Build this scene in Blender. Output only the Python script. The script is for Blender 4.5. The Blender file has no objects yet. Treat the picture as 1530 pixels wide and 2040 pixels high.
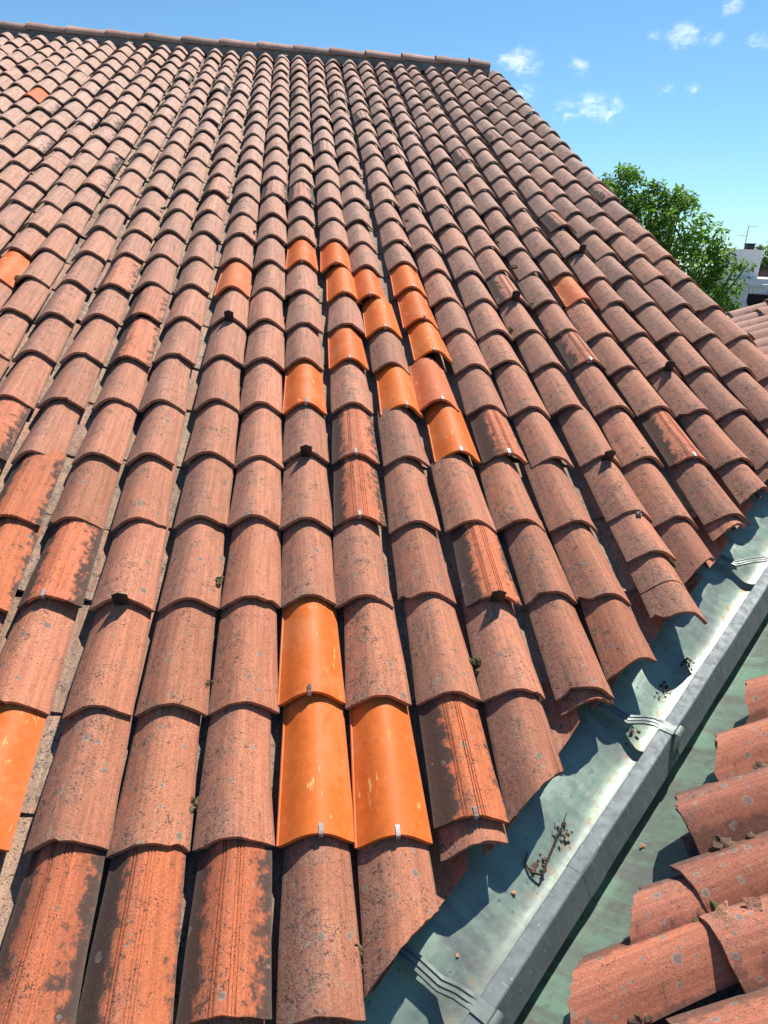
import bpy, bmesh, math, random
import numpy as np
from mathutils import Vector, Matrix

random.seed(7)
S = bpy.context.scene
COL = S.collection

# ------------------------------------------------------------------ camera
cam = bpy.data.cameras.new('camera')
cam.sensor_fit = 'VERTICAL'
cam.sensor_height = 24.0
cam.lens = 24.0 * 1404.6 / 2040.0
cam.clip_start = 0.05
cam.clip_end = 3000
cam_ob = bpy.data.objects.new('camera', cam)
COL.objects.link(cam_ob)
CR, CU, CB = (0.992266, -0.116371, 0.04319), (-8.7e-05, 0.347298, 0.937755), (-0.124127, -0.930506, 0.344602)
CP = Vector((-0.05092, -1.48017, 1.45434))
cam_ob.matrix_world = Matrix(((CR[0], CU[0], CB[0], CP[0]), (CR[1], CU[1], CB[1], CP[1]),
                              (CR[2], CU[2], CB[2], CP[2]), (0, 0, 0, 1)))
S.camera = cam_ob

# ------------------------------------------------------------------ roof frame
PITCH = math.radians(22)
ROOF = Matrix.Rotation(PITCH, 4, 'X')

# ------------------------------------------------------------------ sun, sky, exposure
sun_dir = (ROOF.to_3x3() @ Vector((0.52, 1.02, 1.0))).normalized()
SUN_EL = math.asin(sun_dir.z)
SUN_AZ = math.atan2(sun_dir.x, sun_dir.y)
sl = bpy.data.lights.new('sun', 'SUN')
sl.energy = 4.6
sl.angle = math.radians(0.53)
sl.color = (1.0, 0.95, 0.87)
so = bpy.data.objects.new('sun', sl)
COL.objects.link(so)
so.rotation_euler = (-sun_dir).to_track_quat('-Z', 'Y').to_euler()
so.location = sun_dir * 40

W = bpy.data.worlds.new('World')
S.world = W
W.use_nodes = True
S.view_settings.view_transform = 'Standard'
S.view_settings.look = 'None'
S.view_settings.gamma = 1.0
S.view_settings.exposure = 0.74
S.view_settings.use_curve_mapping = False
S.cycles.max_bounces = 8
S.cycles.transparent_max_bounces = 8


class NT:
    """small helper for writing node trees"""
    def __init__(s, tree):
        s.t = tree
        tree.nodes.clear()

    def n(s, typ, ins=None, **kw):
        nd = s.t.nodes.new(typ)
        for k, v in kw.items():
            setattr(nd, k, v)
        if ins:
            for k, v in ins.items():
                sock = nd.inputs[k]
                if isinstance(v, bpy.types.NodeSocket):
                    s.t.links.new(v, sock)
                else:
                    if isinstance(v, (tuple, list)) and len(v) == 3 and sock.type == 'RGBA':
                        v = (*v, 1)
                    sock.default_value = v
        return nd

    def m(s, op, a, b=0.0, c=0.0, clamp=False):
        return s.n('ShaderNodeMath', {0: a, 1: b, 2: c}, operation=op, use_clamp=clamp).outputs[0]

    def v(s, op, a, b=(0, 0, 0)):
        nd = s.n('ShaderNodeVectorMath', {0: a, 1: b}, operation=op)
        return nd.outputs['Value'] if op in ('DOT_PRODUCT', 'LENGTH', 'DISTANCE') else nd.outputs['Vector']

    def scale(s, a, k):
        return s.n('ShaderNodeVectorMath', {0: a, 'Scale': k}, operation='SCALE').outputs[0]

    def mix(s, f, a, b, mode='MIX'):
        return s.n('ShaderNodeMix', {0: f, 6: a, 7: b}, data_type='RGBA', blend_type=mode).outputs[2]

    def ss(s, x, lo, hi, to0=0.0, to1=1.0):
        return s.n('ShaderNodeMapRange', {0: x, 1: lo, 2: hi, 3: to0, 4: to1}, interpolation_type='SMOOTHSTEP').outputs[0]

    def noise(s, vec, scale, detail=4.0, rough=0.55, dist=0.0):
        return s.n('ShaderNodeTexNoise', {'Vector': vec, 'Scale': scale, 'Detail': detail, 'Roughness': rough,
                                          'Distortion': dist}).outputs['Fac']

    def voro(s, vec, scale, rnd=1.0):
        return s.n('ShaderNodeTexVoronoi', {'Vector': vec, 'Scale': scale, 'Randomness': rnd})


# sky: Nishita daylight with a few fair-weather wisps
k = NT(W.node_tree)
sky = k.n('ShaderNodeTexSky', sky_type='NISHITA')
sky.sun_disc = False
sky.sun_elevation = SUN_EL
sky.sun_rotation = SUN_AZ
sky.altitude = 100
sky.air_density = 1.0
sky.dust_density = 0.25
sky.ozone_density = 2.6
g = k.n('ShaderNodeTexCoord').outputs['Generated']
sep = k.n('ShaderNodeSeparateXYZ', {0: g})
# cloud layer coordinates: direction projected on a plane high above
inv = k.m('DIVIDE', 1.0, k.m('MAXIMUM', sep.outputs[2], 0.03))
plane = k.n('ShaderNodeCombineXYZ', {0: k.m('MULTIPLY', sep.outputs[0], inv), 1: k.m('MULTIPLY', sep.outputs[1], inv), 2: 0.0}).outputs[0]
fluff = k.noise(k.v('MULTIPLY', g, (1.0, 1.0, 1.8)), 48.0, 5.0, 0.55, 0.8)
fluff2 = k.noise(k.v('MULTIPLY', g, (1.0, 1.0, 2.0)), 26.0, 5.0, 0.6, 0.6)
patch = None
CLOUDS = [((0.2649, 0.9394, 0.2175), .021, 1.0), ((0.3300, 0.9190, 0.2176), .016, .75), ((0.3414, 0.9144, 0.2174), .008, .8),
          ((0.4258, 0.8725, 0.2398), .017, 1.1), ((0.4541, 0.8588, 0.2371), .010, 1.0), ((0.3975, 0.8852, 0.2418), .009, .8),
          ((0.4245, 0.8854, 0.1895), .010, 1.05), ((0.4478, 0.8740, 0.1889), .009, .8), ((0.4614, 0.8471, 0.2638), .012, .9),
          ((0.4967, 0.8362, 0.2325), .012, .95), ((0.3239, 0.9309, 0.1691), .016, 1.05), ((0.3455, 0.9226, 0.1713), .020, 1.1),
          ((0.3668, 0.9141, 0.1728), .020, 1.1), ((0.27, 0.944, 0.190), .016, .6), ((0.248, 0.942, 0.222), .014, .75),
          ((0.62, 0.74, 0.26), .05, .9), ((0.75, 0.60, 0.28), .06, .9), ((-0.55, 0.76, 0.33), .05, .8), ((0.68, 0.70, 0.2), .04, .9)]
for (dx, dy, dz), rad, amp in CLOUDS:
    L = math.sqrt(dx * dx + dy * dy + dz * dz)
    dd = k.v('SUBTRACT', k.v('NORMALIZE', g), (dx / L, dy / L, dz / L))
    dd = k.v('MULTIPLY', dd, (1.0, 1.0, 1.35))
    dist = k.v('LENGTH', dd)
    bl = k.m('MULTIPLY', k.ss(dist, 0.0, rad * 1.7, 1.0, 0.0), amp)
    patch = bl if patch is None else k.m('MAXIMUM', patch, bl)
fl = k.m('ADD', k.m('MULTIPLY', fluff, 0.55), k.m('MULTIPLY', fluff2, 0.45))
dens = k.m('MULTIPLY', k.ss(patch, 0.0, 0.8), k.ss(k.m('ADD', fl, k.m('MULTIPLY', patch, 0.10)), 0.47, 0.82, 0.0, 0.62), clamp=True)
hi_cl = k.m('MULTIPLY', k.ss(k.noise(plane, 1.3, 6.0, 0.6), 0.62, 0.85), 0.10)
dens = k.m('MAXIMUM', dens, k.m('MULTIPLY', hi_cl, k.ss(sep.outputs[2], 0.05, 0.25)))
skyc = k.mix(1.0, sky.outputs[0], (0.74, 1.07, 1.22), 'MULTIPLY')
cl = k.mix(dens, skyc, (13.0, 13.6, 14.2))
bg = k.n('ShaderNodeBackground', {'Color': cl, 'Strength': 0.070})
out = k.n('ShaderNodeOutputWorld', {0: bg.outputs[0]})

# ------------------------------------------------------------------ materials
def newmat(name):
    m = bpy.data.materials.new(name)
    m.use_nodes = True
    return m, NT(m.node_tree)


def finish(k, col, rough, bump=None, bstr=0.4, bdist=0.002, metal=0.0, spec=0.35, extra=None):
    ins = {'Base Color': col, 'Roughness': rough, 'Metallic': metal, 'Specular IOR Level': spec}
    if bump is not None:
        ins['Normal'] = k.n('ShaderNodeBump', {'Height': bump, 'Strength': bstr, 'Distance': bdist}).outputs[0]
    if extra:
        ins.update(extra)
    b = k.n('ShaderNodeBsdfPrincipled', ins)
    k.n('ShaderNodeOutputMaterial', {0: b.outputs[0]})
    return b


def tile_coords(k):
    """position shifted by a per-tile random, random numbers, and the coordinates across / along the tile"""
    oi = k.n('ShaderNodeObjectInfo').outputs['Random']
    tint = k.n('ShaderNodeSeparateXYZ', {0: k.n('ShaderNodeAttribute', attribute_name='tint').outputs['Vector']})
    r1 = k.m('FRACT', k.m('ADD', oi, tint.outputs[0]))
    r2 = k.m('FRACT', k.m('ADD', k.m('MULTIPLY', oi, 7.313), tint.outputs[1]))
    r3 = k.m('FRACT', k.m('ADD', k.m('MULTIPLY', oi, 31.77), tint.outputs[2]))
    pos = k.n('ShaderNodeNewGeometry').outputs['Position']
    off = k.n('ShaderNodeCombineXYZ', {0: r1, 1: r2, 2: r3}).outputs[0]
    p = k.v('ADD', pos, k.scale(off, 17.0))
    tuv = k.n('ShaderNodeSeparateXYZ', {0: k.n('ShaderNodeAttribute', attribute_name='tuv').outputs['Vector']})
    return p, pos, r1, r2, r3, tuv.outputs[0], tuv.outputs[1]


def terracotta(name, c1, c2, c3, pits=0.5, lichen=0.5, grime=0.3, dust=0.4, black=0.0, bright=1.0, far_pale=0.40):
    m, k = newmat(name)
    p, pos, r1, r2, r3, tu, tv = tile_coords(k)
    n1 = k.noise(p, 8.0, 5.0, 0.6)
    n2 = k.noise(p, 30.0, 5.0, 0.6)
    n3 = k.noise(p, 210.0, 3.0, 0.7)
    n4 = k.noise(p, 85.0, 4.0, 0.65)
    col = k.mix(r1, c1, c2)
    col = k.mix(k.m('MULTIPLY', k.ss(n1, 0.42, 0.66), 0.75), col, c3)
    # pale dust that gathers in irregular veils
    d = k.m('MULTIPLY', k.ss(k.m('ADD', k.m('MULTIPLY', n4, 0.6), k.m('MULTIPLY', n1, 0.5)), 0.48, 0.72), k.m('MULTIPLY', dust, k.m('ADD', 0.5, r3)))
    col = k.mix(d, col, (0.47, 0.37, 0.30))
    # kiln tone of each tile
    val = k.m('MULTIPLY', k.m('ADD', 0.80, k.m('MULTIPLY', r2, 0.36)), bright)
    col = k.mix(1.0, col, k.n('ShaderNodeCombineXYZ', {0: val, 1: val, 2: val}).outputs[0], 'MULTIPLY')
    up = k.ss(k.n('ShaderNodeSeparateXYZ', {0: pos}).outputs[1], 0.0, 7.5, 0.0, far_pale)  # tile colour shifts to pale tan with growing world Y
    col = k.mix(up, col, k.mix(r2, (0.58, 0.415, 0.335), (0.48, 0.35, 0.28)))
    # run-off streaks down the tile
    sv = k.n('ShaderNodeCombineXYZ', {0: k.m('MULTIPLY', tu, 4.0), 1: k.m('MULTIPLY', tv, 0.7), 2: k.m('MULTIPLY', r1, 40.0)}).outputs[0]
    sn = k.noise(sv, 2.2, 5.0, 0.65, 0.3)
    stv = k.ss(sn, 0.30, 0.70, 0.80, 1.16)
    col = k.mix(1.0, col, k.n('ShaderNodeCombineXYZ', {0: stv, 1: stv, 2: stv}).outputs[0], 'MULTIPLY')
    pale = k.m('MULTIPLY', k.ss(k.m('ADD', sn, k.m('MULTIPLY', k.m('SUBTRACT', n2, 0.5), 0.5)), 0.70, 0.80), 0.30)
    col = k.mix(pale, col, (0.52, 0.36, 0.27))
    # sandy grain
    gr = k.ss(n3, 0.3, 0.72, 0.72, 1.16)
    col = k.mix(1.0, col, k.n('ShaderNodeCombineXYZ', {0: gr, 1: gr, 2: gr}).outputs[0], 'MULTIPLY')
    # grey-brown weathering film on the rainward flank and near the lip
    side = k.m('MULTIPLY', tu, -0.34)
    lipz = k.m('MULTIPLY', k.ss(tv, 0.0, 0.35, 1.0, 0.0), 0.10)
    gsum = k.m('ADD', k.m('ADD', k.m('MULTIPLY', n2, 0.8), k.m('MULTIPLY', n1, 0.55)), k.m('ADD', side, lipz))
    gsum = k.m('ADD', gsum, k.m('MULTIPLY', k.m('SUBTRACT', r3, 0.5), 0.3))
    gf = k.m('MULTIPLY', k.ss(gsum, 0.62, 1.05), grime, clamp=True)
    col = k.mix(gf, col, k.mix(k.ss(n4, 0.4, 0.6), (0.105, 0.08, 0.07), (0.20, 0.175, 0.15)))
    if black:
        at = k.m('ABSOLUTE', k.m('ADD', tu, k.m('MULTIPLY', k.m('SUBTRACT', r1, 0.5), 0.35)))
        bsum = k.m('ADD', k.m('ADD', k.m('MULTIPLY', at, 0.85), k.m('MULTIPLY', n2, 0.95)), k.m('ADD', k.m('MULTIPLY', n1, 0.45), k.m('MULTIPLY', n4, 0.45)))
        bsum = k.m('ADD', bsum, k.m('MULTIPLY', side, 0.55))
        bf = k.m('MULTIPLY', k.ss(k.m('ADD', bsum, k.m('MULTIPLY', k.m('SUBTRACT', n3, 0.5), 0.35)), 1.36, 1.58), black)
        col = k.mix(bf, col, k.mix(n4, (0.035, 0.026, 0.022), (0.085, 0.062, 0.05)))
    # dark specks, crusts and spots of lichen: irregular, in drifts
    drift = k.m('ADD', k.m('MULTIPLY', n2, 0.55), k.m('ADD', k.m('MULTIPLY', n1, 0.45), k.m('MULTIPLY', tu, -0.05)))
    pit_h = None
    for sc, th, wid, fac, dep in ((300.0, 0.615, 0.05, 0.85, 0.55), (140.0, 0.635, 0.035, 0.90, 0.60), (66.0, 0.675, 0.03, 0.85, 0.55)):
        nn = k.noise(k.v('ADD', p, (sc, 0.3 * sc, 0.0)), sc, 2.5, 0.55)
        t = k.m('ADD', nn, k.m('MULTIPLY', k.m('SUBTRACT', drift, 0.5), dep))
        t = k.m('ADD', t, (pits - 0.5) * 0.16)
        f = k.ss(t, th, th + wid)
        col = k.mix(k.m('MULTIPLY', f, fac), col, k.mix(n3, (0.045, 0.026, 0.020), (0.13, 0.075, 0.055)))
        pit_h = f if pit_h is None else k.m('MAXIMUM', pit_h, f)
    # round grey lichen rosettes
    if lichen:
        for sc, th, rad in ((56.0, 1.0 - 0.13 * lichen, 0.26), (30.0, 1.0 - 0.22 * lichen, 0.30)):
            wob = k.n('ShaderNodeTexNoise', {'Vector': p, 'Scale': sc * 2.6, 'Detail': 3.0})
            vp = k.v('ADD', p, k.scale(k.v('SUBTRACT', wob.outputs['Color'], (0.5, 0.5, 0.5)), 0.42 / sc))
            vo = k.voro(vp, sc)
            rc = k.n('ShaderNodeSeparateColor', {0: vo.outputs['Color']})
            keep = k.m('GREATER_THAN', k.m('ADD', rc.outputs[0], k.m('MULTIPLY', k.m('SUBTRACT', n1, 0.55), 0.8)), th)
            rr = k.m('MULTIPLY', k.m('ADD', 0.4, rc.outputs[1]), rad)
            e = k.m('SUBTRACT', vo.outputs['Distance'], rr)
            f = k.m('MULTIPLY', k.ss(e, -0.04, 0.03, 1.0, 0.0), keep)
            rim = k.ss(e, -0.12, -0.02)
            lc = k.mix(rim, k.mix(n4, (0.12, 0.095, 0.075), (0.21, 0.17, 0.135)), (0.29, 0.245, 0.20))
            col = k.mix(k.m('MULTIPLY', f, 0.82), col, lc)
    # long edges mixed towards dark brown
    ed = k.ss(k.m('ADD', k.m('ABSOLUTE', tu), k.m('MULTIPLY', n4, 0.14)), 0.96, 1.08)
    col = k.mix(k.m('MULTIPLY', ed, 0.55), col, (0.10, 0.08, 0.065))
    h = k.m('SUBTRACT', k.m('ADD', k.m('MULTIPLY', n3, 0.55), k.m('MULTIPLY', n4, 0.55)), k.m('MULTIPLY', pit_h, 0.5))
    finish(k, col, 0.86, h, 0.55, 0.0022, spec=0.22)
    return m


MAT_OLD = terracotta('weathered_terracotta', (0.46, 0.178, 0.098), (0.40, 0.155, 0.092), (0.49, 0.190, 0.102), pits=.49, lichen=.8, grime=.44, dust=.10, far_pale=.70)
MAT_RIB = terracotta('ribbed_terracotta', (0.58, 0.170, 0.072), (0.53, 0.16, 0.078), (0.60, 0.168, 0.066), pits=.5, lichen=.25, grime=.25, dust=.05, black=.95, far_pale=.85)
MAT_CHAN = terracotta('channel_terracotta', (0.38, 0.185, 0.125), (0.37, 0.25, 0.17), (0.33, 0.245, 0.17), pits=.58, lichen=.9, grime=.5, dust=.4)
MAT_OPP = terracotta('mossy_terracotta', (0.42, 0.148, 0.086), (0.36, 0.128, 0.080), (0.44, 0.150, 0.082), pits=.30, lichen=1.5, grime=.45, dust=.08, far_pale=.8, black=.55)
MAT_RIDGE = terracotta('ridge_terracotta', (0.52, 0.28, 0.21), (0.48, 0.25, 0.19), (0.50, 0.31, 0.24), pits=.45, lichen=.4, grime=.4, dust=.5, far_pale=.1)


def new_clay(name, ca, cb, rough=0.60):
    m, k = newmat(name)
    p, pos, r1, r2, r3, tu, tv = tile_coords(k)
    n1 = k.noise(p, 6.0, 4.0)
    n3 = k.noise(p, 160.0, 3.0)
    col = k.mix(r1, ca, cb)
    val = k.m('ADD', 0.90, k.m('MULTIPLY', n1, 0.2))
    col = k.mix(1.0, col, k.n('ShaderNodeCombineXYZ', {0: val, 1: val, 2: val}).outputs[0], 'MULTIPLY')
    # pale scuffs running along the tile
    st = k.v('MULTIPLY', p, (1.0, 0.22, 0.22))
    sc = k.noise(st, 70.0, 3.0, 0.6)
    gate = k.noise(p, 11.0, 2.0)
    f = k.m('MULTIPLY', k.ss(sc, 0.61, 0.67), k.ss(gate, 0.50, 0.60))
    col = k.mix(k.m('MULTIPLY', f, 0.7), col, (0.74, 0.46, 0.17))
    vo = k.voro(p, 70.0)
    rc = k.n('ShaderNodeSeparateColor', {0: vo.outputs['Color']})
    sp = k.m('MULTIPLY', k.m('LESS_THAN', vo.outputs['Distance'], 0.16), k.m('GREATER_THAN', rc.outputs[0], 0.965))
    col = k.mix(k.m('MULTIPLY', sp, 0.8), col, (0.14, 0.06, 0.03))
    mt = k.noise(p, 38.0, 5.0, 0.65)
    mv = k.ss(mt, 0.3, 0.7, 0.90, 1.08)
    col = k.mix(1.0, col, k.n('ShaderNodeCombineXYZ', {0: mv, 1: mv, 2: mv}).outputs[0], 'MULTIPLY')
    col = k.mix(k.m('MULTIPLY', k.ss(k.m('ADD', n1, k.m('MULTIPLY', mt, 0.5)), 0.70, 0.95), 0.30), col, (0.52, 0.24, 0.11))
    col = k.mix(k.m('MULTIPLY', k.ss(k.m('ADD', k.m('ABSOLUTE', tu), k.m('MULTIPLY', mt, 0.3)), 1.0, 1.2), 0.5), col, (0.30, 0.13, 0.06))
    finish(k, col, k.m('ADD', rough, k.m('MULTIPLY', k.m('SUBTRACT', mt, 0.5), 0.3)), k.m('ADD', n3, mt), 0.18, 0.0012, spec=0.22)
    return m


MAT_NEW = new_clay('new_orange_clay', (0.62, 0.142, 0.023), (0.53, 0.108, 0.022))
MAT_NEW2 = new_clay('new_red_clay', (0.52, 0.140, 0.058), (0.54, 0.150, 0.062), 0.75)


def mortar_mat(name, ca, cb):
    m, k = newmat(name)
    pos = k.n('ShaderNodeNewGeometry').outputs['Position']
    n1 = k.noise(pos, 14.0, 6.0, 0.65)
    n2 = k.noise(pos, 90.0, 4.0, 0.7)
    col = k.mix(k.ss(n1, 0.35, 0.65), ca, cb)
    g2 = k.ss(n2, 0.3, 0.7, 0.65, 1.15)
    col = k.mix(1.0, col, k.n('ShaderNodeCombineXYZ', {0: g2, 1: g2, 2: g2}).outputs[0], 'MULTIPLY')
    finish(k, col, 0.92, k.m('ADD', n1, n2), 0.7, 0.008, spec=0.15)
    return m


MAT_MORTAR = mortar_mat('grey_mortar', (0.30, 0.28, 0.26), (0.20, 0.18, 0.17))
MAT_PALE = mortar_mat('pale_mortar', (0.46, 0.42, 0.38), (0.38, 0.33, 0.28))
MAT_RUBBLE = mortar_mat('brown_mortar', (0.20, 0.13, 0.09), (0.11, 0.07, 0.05))
MAT_MOSS = mortar_mat('moss', (0.10, 0.09, 0.035), (0.17, 0.13, 0.07))
MAT_SOIL = mortar_mat('soil', (0.09, 0.06, 0.04), (0.16, 0.11, 0.075))
MAT_DECK = mortar_mat('dark_deck', (0.06, 0.05, 0.045), (0.09, 0.075, 0.065))
MAT_STONE = mortar_mat('pale_stone', (0.42, 0.38, 0.33), (0.30, 0.27, 0.24))
MAT_SHARD = mortar_mat('clay_shard', (0.60, 0.28, 0.16), (0.52, 0.25, 0.16))
MAT_TWIG = mortar_mat('twig_bark', (0.05, 0.035, 0.028), (0.09, 0.065, 0.05))


def metal_mat(name, ca, cb, cc, rough, metal, green=False, axis=None):
    m, k = newmat(name)
    tc = k.n('ShaderNodeTexCoord').outputs['Object']
    st = k.v('MULTIPLY', tc, (1.0, 0.45, 1.0))
    run = k.v('MULTIPLY', tc, (0.16, 1.0, 0.16))
    n1 = k.noise(st, 5.0, 6.0, 0.62, 0.4)
    n2 = k.noise(tc, 34.0, 5.0, 0.6)
    n3 = k.noise(run, 15.0, 5.0, 0.6, 0.6)
    n4 = k.noise(tc, 180.0, 3.0, 0.6)
    col = k.mix(k.ss(k.m('ADD', k.m('MULTIPLY', n1, 0.6), k.m('MULTIPLY', n3, 0.60)), 0.47, 0.70), ca, cb)
    col = k.mix(k.m('MULTIPLY', k.ss(n2, 0.52, 0.70), 0.5), col, cc)
    if green:
        scr = k.noise(k.v('MULTIPLY', tc, (0.25, 1.0, 0.25)), 95.0, 3.0, 0.7, 0.8)
        col = k.mix(k.m('MULTIPLY', k.ss(scr, 0.58, 0.72), 0.35), col, (0.55, 0.60, 0.53))
        col = k.mix(k.m('MULTIPLY', k.ss(k.noise(run, 7.0, 6.0, 0.7, 1.2), 0.52, 0.66), 0.55), col, (0.30, 0.31, 0.31))
        # rusty ochre run along the foot of the upstand, blotches and dark flecks
        x = k.n('ShaderNodeSeparateXYZ', {0: tc}).outputs[0]
        b = k.m('MULTIPLY', k.ss(k.m('ABSOLUTE', k.m('ADD', x, 0.075)), 0.0, 0.035, 1.0, 0.0), k.ss(k.m('ADD', n2, k.m('MULTIPLY', n1, 0.5)), 0.72, 0.95))
        col = k.mix(k.m('MULTIPLY', b, 0.75), col, (0.42, 0.25, 0.11))
        vo = k.voro(tc, 30.0)
        rc = k.n('ShaderNodeSeparateColor', {0: vo.outputs['Color']})
        sp = k.m('MULTIPLY', k.ss(vo.outputs['Distance'], 0.10, 0.22, 1.0, 0.0), k.m('GREATER_THAN', rc.outputs[0], 0.86))
        col = k.mix(k.m('MULTIPLY', sp, 0.55), col, (0.17, 0.19, 0.18))
        vo2 = k.voro(tc, 85.0)
        rc2 = k.n('ShaderNodeSeparateColor', {0: vo2.outputs['Color']})
        sp2 = k.m('MULTIPLY', k.m('LESS_THAN', vo2.outputs['Distance'], 0.2), k.m('GREATER_THAN', rc2.outputs[0], 0.93))
        col = k.mix(k.m('MULTIPLY', sp2, 0.8), col, k.mix(k.m('GREATER_THAN', rc2.outputs[1], 0.6), (0.07, 0.05, 0.04), (0.55, 0.55, 0.5)))
    else:
        vo = k.voro(k.v('MULTIPLY', tc, (1.0, 1.6, 0.55)), 55.0)
        rc = k.n('ShaderNodeSeparateColor', {0: vo.outputs['Color']})
        sp = k.m('MULTIPLY', k.ss(vo.outputs['Distance'], 0.08, 0.2, 1.0, 0.0), k.m('GREATER_THAN', rc.outputs[0], 0.9))
        col = k.mix(k.m('MULTIPLY', sp, 0.6), col, (0.50, 0.52, 0.53))
        drip = k.noise(k.v('MULTIPLY', tc, (0.12, 1.0, 0.12)), 120.0, 2.0)
        col = k.mix(k.m('MULTIPLY', k.ss(drip, 0.60, 0.72), 0.28), col, (0.46, 0.48, 0.50))
    rg = k.ss(n2, 0.3, 0.7, rough - 0.06, rough + 0.12)
    finish(k, col, rg, k.m('ADD', k.m('MULTIPLY', n1, 1.0), k.m('MULTIPLY', n4, 0.06)), 0.5 if green else 0.12, 0.006, metal=metal, spec=0.5)
    return m


MAT_SHEET = metal_mat('patinated_sheet', (0.33, 0.37, 0.34), (0.40, 0.53, 0.435), (0.48, 0.53, 0.475), 0.42, 0.38, True)
MAT_SHEET2 = metal_mat('dull_patinated_sheet', (0.27, 0.30, 0.26), (0.34, 0.52, 0.39), (0.19, 0.20, 0.19), 0.48, 0.18, True)
MAT_ZINC = metal_mat('galvanised_zinc', (0.115, 0.134, 0.139), (0.15, 0.172, 0.176), (0.088, 0.101, 0.105), 0.62, 0.15)
MAT_STRAP = metal_mat('strap_zinc', (0.29, 0.33, 0.31), (0.34, 0.39, 0.36), (0.25, 0.28, 0.27), 0.5, 0.35)


def plain(name, col, rough=0.6, metal=0.0, var=0.15, scale=20.0, spec=0.4):
    m, k = newmat(name)
    pos = k.n('ShaderNodeNewGeometry').outputs['Position']
    n = k.noise(pos, scale, 4.0)
    f = k.ss(n, 0.3, 0.7, 1 - var, 1 + var)
    c = k.mix(1.0, col, k.n('ShaderNodeCombineXYZ', {0: f, 1: f, 2: f}).outputs[0], 'MULTIPLY')
    finish(k, c, rough, metal=metal, spec=spec)
    return m


MAT_HOOK = plain('black_hook_paint', (0.018, 0.017, 0.017), 0.5, 0.0)
MAT_CLIP = plain('clip_steel', (0.46, 0.44, 0.42), 0.35, 0.15, .1)
MAT_COPPER = plain('copper_clip', (0.55, 0.22, 0.08), 0.4, 0.6, .1)
MAT_WHITE = plain('white_render', (0.56, 0.58, 0.60), 0.9, 0, .06, 3)
MAT_GREYW = plain('grey_cladding', (0.62, 0.65, 0.67), 0.8, 0, .08, 6)
MAT_ROOFG = plain('pale_roof_felt', (0.55, 0.53, 0.50), 0.95, 0, .1, 2)
MAT_DARK = plain('dark_metal', (0.028, 0.03, 0.036), 0.95, 0.0, .1, 4, .1)
MAT_CHIM = plain('sooty_chimney', (0.05, 0.052, 0.06), 0.9, 0, .1, 10)
MAT_GLASS = plain('window_glass', (0.06, 0.08, 0.10), 0.12, 0, .05, 2, .6)
MAT_BROWN = plain('brown_brick', (0.16, 0.095, 0.07), 0.95, 0, .2, 5)
MAT_ANT = plain('antenna_metal', (0.32, 0.33, 0.35), 0.5, .7, .1, 5)
MAT_BARK = plain('bark', (0.09, 0.065, 0.045), 0.95, 0, .4, 18)
MAT_GROUND = plain('ground_soil', (0.11, 0.12, 0.07), 0.95, 0, .35, .6)
MAT_WALL = plain('house_render', (0.55, 0.50, 0.42), 0.95, 0, .1, 2)


def leaf_mat(name, ca, cb):
    m, k = newmat(name)
    pos = k.n('ShaderNodeNewGeometry').outputs['Position']
    isl = k.n('ShaderNodeNewGeometry').outputs['Random Per Island']
    c = k.mix(isl, ca, cb)
    c = k.mix(k.m('MULTIPLY', k.ss(k.noise(pos, 2.2, 3.0), 0.4, 0.65), 0.4), c, (0.11, 0.18, 0.035))
    d = k.n('ShaderNodeBsdfPrincipled', {'Base Color': c, 'Roughness': 0.55, 'Specular IOR Level': 0.25})
    t = k.n('ShaderNodeBsdfTranslucent', {'Color': k.mix(1.0, c, (1.5, 1.7, 0.7), 'MULTIPLY')})
    mx = k.n('ShaderNodeMixShader', {0: 0.38, 1: d.outputs[0], 2: t.outputs[0]})
    k.n('ShaderNodeOutputMaterial', {0: mx.outputs[0]})
    return m


MAT_LEAF = leaf_mat('leaf_green', (0.075, 0.17, 0.028), (0.19, 0.30, 0.06))
MAT_LEAF_FAR = leaf_mat('leaf_dull_green', (0.075, 0.12, 0.045), (0.10, 0.15, 0.06))


# ------------------------------------------------------------------ object helpers
def thing(name, label, cat, mat4=None, group=None, loc=None):
    o = bpy.data.objects.new(name, None)
    o.empty_display_size = 0.1
    COL.objects.link(o)
    if mat4 is not None:
        o.matrix_world = mat4
    if loc is not None:
        o.location = loc
    o['label'] = label
    o['category'] = cat
    if group:
        o['group'] = group
    return o


def link(name, me, parent=None, loc=None, label=None, kind=None):
    o = bpy.data.objects.new(name, me)
    COL.objects.link(o)
    if parent is not None:
        o.parent = parent
    if loc is not None:
        o.location = loc
    if label:
        o['label'] = label
    if kind:
        o['kind'] = kind
    return o


def tag(o, label, cat, group=None):
    o['label'] = label
    o['category'] = cat
    if group:
        o['group'] = group
    return o


def sharpen(bm, ang=38.0, smooth=True):
    a = math.radians(ang)
    for f in bm.faces:
        f.smooth = smooth
    for e in bm.edges:
        if len(e.link_faces) == 2:
            e.smooth = e.calc_face_angle(0.0) < a
        else:
            e.smooth = False


def to_mesh(bm, name, mat, ang=38.0, smooth=True):
    bmesh.ops.recalc_face_normals(bm, faces=bm.faces)
    sharpen(bm, ang, smooth)
    me = bpy.data.meshes.new(name)
    bm.to_mesh(me)
    bm.free()
    for m in (mat if isinstance(mat, (list, tuple)) else [mat]):
        me.materials.append(m)
    return me


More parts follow.
